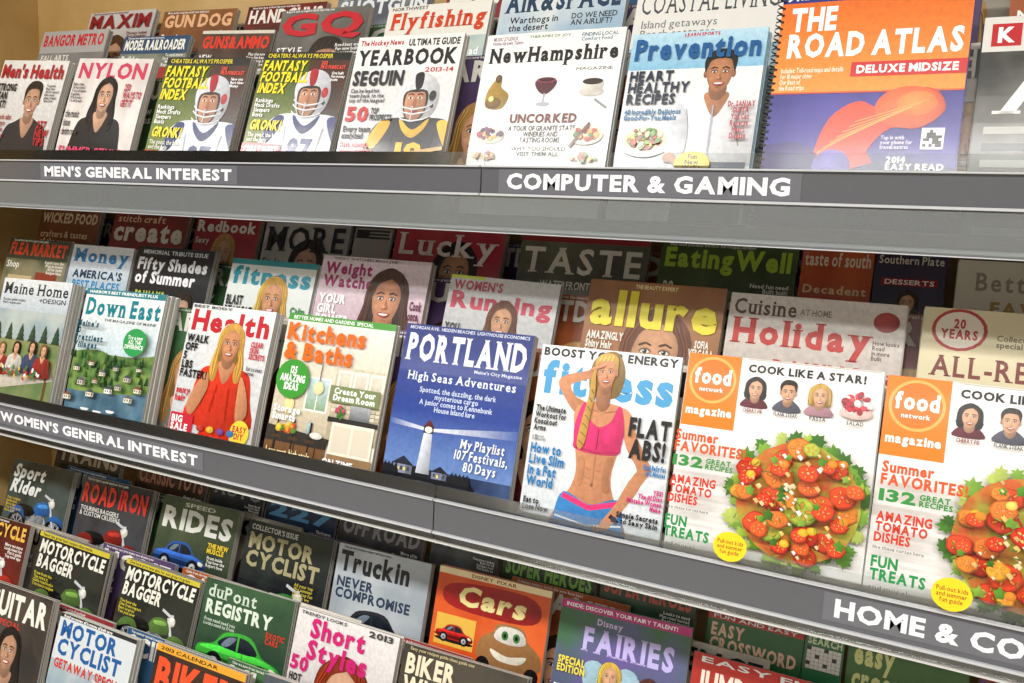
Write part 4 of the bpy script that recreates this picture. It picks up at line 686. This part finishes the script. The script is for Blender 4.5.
# ------------------------------------------------------------------ rack
XL,XR=-1.93,.5
rack=bpy.data.objects.new('magazine_rack',None); scene.collection.objects.link(rack)
def box(name,x0,x1,y0,y1,z0,z1,m,parent=None):
    v=[(x,y,z) for x in(x0,x1) for y in(y0,y1) for z in(z0,z1)]
    o=obj(name,v,[(0,1,3,2),(4,6,7,5),(0,4,5,1),(2,3,7,6),(0,2,6,4),(1,5,7,3)],[m])
    if parent: o.parent=parent
    return o
E=EYE
grey=mat('#5c5e62',rough=.45,coat=0); strip=mat('#5a5b61',rough=.16,coat=.6); rim=mat('#c4c6ca',rough=.2,coat=.3); board=mat('#d0d1cf',rough=.3,coat=.3); wood=mat('#b89558~#cca970~6',rough=.5,coat=0); darkm=mat('#4a4843',rough=.6,coat=0)
box('back_panel',XL,XR,1.31,1.335,.12,2.3,wood,rack)
box('end_panel_left',XL-.025,XL,.72,1.335,0,2.3,wood,rack)
box('end_panel_right',XR,XR+.025,.72,1.335,0,2.3,wood,rack)
box('base_plinth',XL,XR,.74,1.31,0,.12,darkm,rack)
def shelf(tag,yf,zb,z0,z1,joints):
    box(tag+'_board',XL+.001,XR-.001,yf+.007,1.309,E+zb-.012,E+zb-.007,FRB if tag[0]=='u' else board,rack)
    xs=[XL+.002]+joints+[XR-.002]
    for i,(a,b) in enumerate(zip(xs,xs[1:])):
        a2,b2=a+.001,b-.001
        box('%s_channel_%d'%(tag,i+1),a2,b2,yf,yf+.003,E+z0,E+z1,strip,rack)
        box('%s_channel_top_%d'%(tag,i+1),a2,b2,yf-.004,yf+.003,E+z1,E+z1+.002,rim,rack)
        box('%s_channel_bottom_%d'%(tag,i+1),a2,b2,yf-.004,yf+.003,E+z0-.003,E+z0,rim,rack)
        box('%s_clear_guard_%d'%(tag,i+1),a2,b2,yf+.0035,yf+.006,E+zb-.006,E+z1+.02,ACR,rack)
shelf('upper_shelf',1.0,0.0,.036,.07,[-.565])
shelf('middle_shelf',.95,-.43,-.422,-.379,[-.59])
shelf('lower_shelf',.855,-1.02,-1.02,-.977,[-.6])
box('upper_shelf_clear_tray',XL+.003,XR-.003,.996,.999,E-.014,E+.031,FRO,rack)
box('upper_shelf_tray_edge',XL+.003,XR-.003,.992,.999,E-.0155,E-.0142,rim,rack)
box('top_shelf_board',XL+.001,XR-.001,1.0,1.309,E+.62,E+.64,board,rack)
def label(txt,x0,x1,y,z0,z1,name):
    tr=layout(txt,2,0); xs=[q[0] for p in tr for q in p]; ys=[q[1] for p in tr for q in p]; a,b,d0,d1=min(xs),max(xs),min(ys),max(ys)
    v=[];f=[];mi=[]; m_=.012
    v+=[(x0-m_,y-.0005,E+z0-.005),(x1+m_,y-.0005,E+z0-.005),(x1+m_,y-.0005,E+z1+.005),(x0-m_,y-.0005,E+z1+.005)]; f.append((0,1,2,3)); mi.append(0)
    for p in tr:
        n=len(v); v+=[(x0+(q[0]-a)/(b-a)*(x1-x0),y-.001,E+z0+(q[1]-d0)/(d1-d0)*(z1-z0)) for q in p]; f.append((n,n+1,n+2)); mi.append(1)
    o=obj(name,v,f,[mat('#6c6d74',rough=.2),mat('#f4f4f8',rough=.4)],mi); o.parent=rack
label("MEN'S GENERAL INTEREST",-1.468,-1.012,1.0,.043,.062,'shelf_label_mens')
label("COMPUTER & GAMING",-.526,-.168,1.0,.042,.063,'shelf_label_computer')
label("WOMEN'S GENERAL INTEREST",-1.545,-1.035,.95,-.41,-.391,'shelf_label_womens')
label("HOME & COOKING",-.073,.215,.95,-.411,-.389,'shelf_label_home')
for r,(y,z) in ROWS.items():
    F=frame(0,y,z); a,b=XL+.004,XR-.004
    def tbx(name,x0,x1,y0,y1,z0,z1,m):
        o=box(name,x0,x1,y0,y1,z0,z1,m); o.matrix_world=F; o.parent=rack
    tbx('tier_ledge_'+r,a,b,-.004,.054,-.004,-.0004,grey)
    tbx('tier_riser_'+r,a,b,.054,.0565,-.004,.085,grey)
    if r[1]!='1': tbx('tier_clear_lip_'+r,a,b,-.0085,-.0065,-.004,.03,ACR)

# ------------------------------------------------------------------ room
box('floor',-6,5,-3.6,1.6,-.1,0,mat('#aaa59c~#bab5ac~3',rough=.4,coat=.1))
box('ceiling',-6,5,-3.6,1.6,3.0,3.1,mat('#d8d8d4~#e2e2de~40',rough=.9,coat=0))
box('wall_back',-6,5,1.5,1.6,0,3.0,mat('#d8c8a4~#dccca8~2',rough=.8,coat=0))
wl=mat('#a8a39a~#b0aaa0~2',rough=.8,coat=0)
box('wall_front',-6,5,-3.6,-3.5,0,3.0,wl); box('wall_left',-6.1,-6,-3.6,1.6,0,3.0,wl); box('wall_right',5,5.1,-3.6,1.6,0,3.0,wl)
em=bpy.data.materials.new('fluorescent_diffuser'); em.use_nodes=True; b=em.node_tree.nodes['Principled BSDF']; b.inputs['Emission Color'].default_value=(1,.98,.95,1); b.inputs['Emission Strength'].default_value=2.5; b.inputs['Base Color'].default_value=(.9,.9,.9,1)
frm=mat('#e8e8e8',rough=.5,coat=0)
for y,en in((-.95,43),(-2.9,13)):  # far row is added unseen fill, lifting the lower tiers and giving covers sheen
    for x in(-3.0,-1.5,0,1.5):
        e=bpy.data.objects.new('ceiling_and_fill_light',None); scene.collection.objects.link(e)
        box('diffuser',x-.6,x+.6,y-.14,y+.14,2.955,2.965,em,e); box('housing',x-.62,x+.62,y-.16,y+.16,2.966,2.999,frm,e)
        ld=bpy.data.lights.new('tube','AREA'); ld.shape='RECTANGLE'; ld.size=1.2; ld.size_y=.28; ld.energy=en; ld.color=(1,.98,.95)
        lo=bpy.data.objects.new('tube',ld); scene.collection.objects.link(lo); lo.location=(x,y,2.95); lo.parent=e
w=bpy.data.worlds.new('world'); scene.world=w; w.use_nodes=True; w.node_tree.nodes['Background'].inputs[0].default_value=(.9,.95,1,1); w.node_tree.nodes['Background'].inputs[1].default_value=.3

# ------------------------------------------------------------------ camera
cam=bpy.data.cameras.new('camera'); co_=bpy.data.objects.new('camera',cam); scene.collection.objects.link(co_)
cam.sensor_width=36; cam.lens=850*36/1024; cam.clip_start=.01
co_.matrix_world=Matrix.Translation((0,0,EYE))@Matrix(((.88778,-.10392,.44838),(.45801,.10315,-.88294),(.04550,.98922,.13917))).to_4x4()
scene.camera=co_
scene.view_settings.view_transform='Standard'
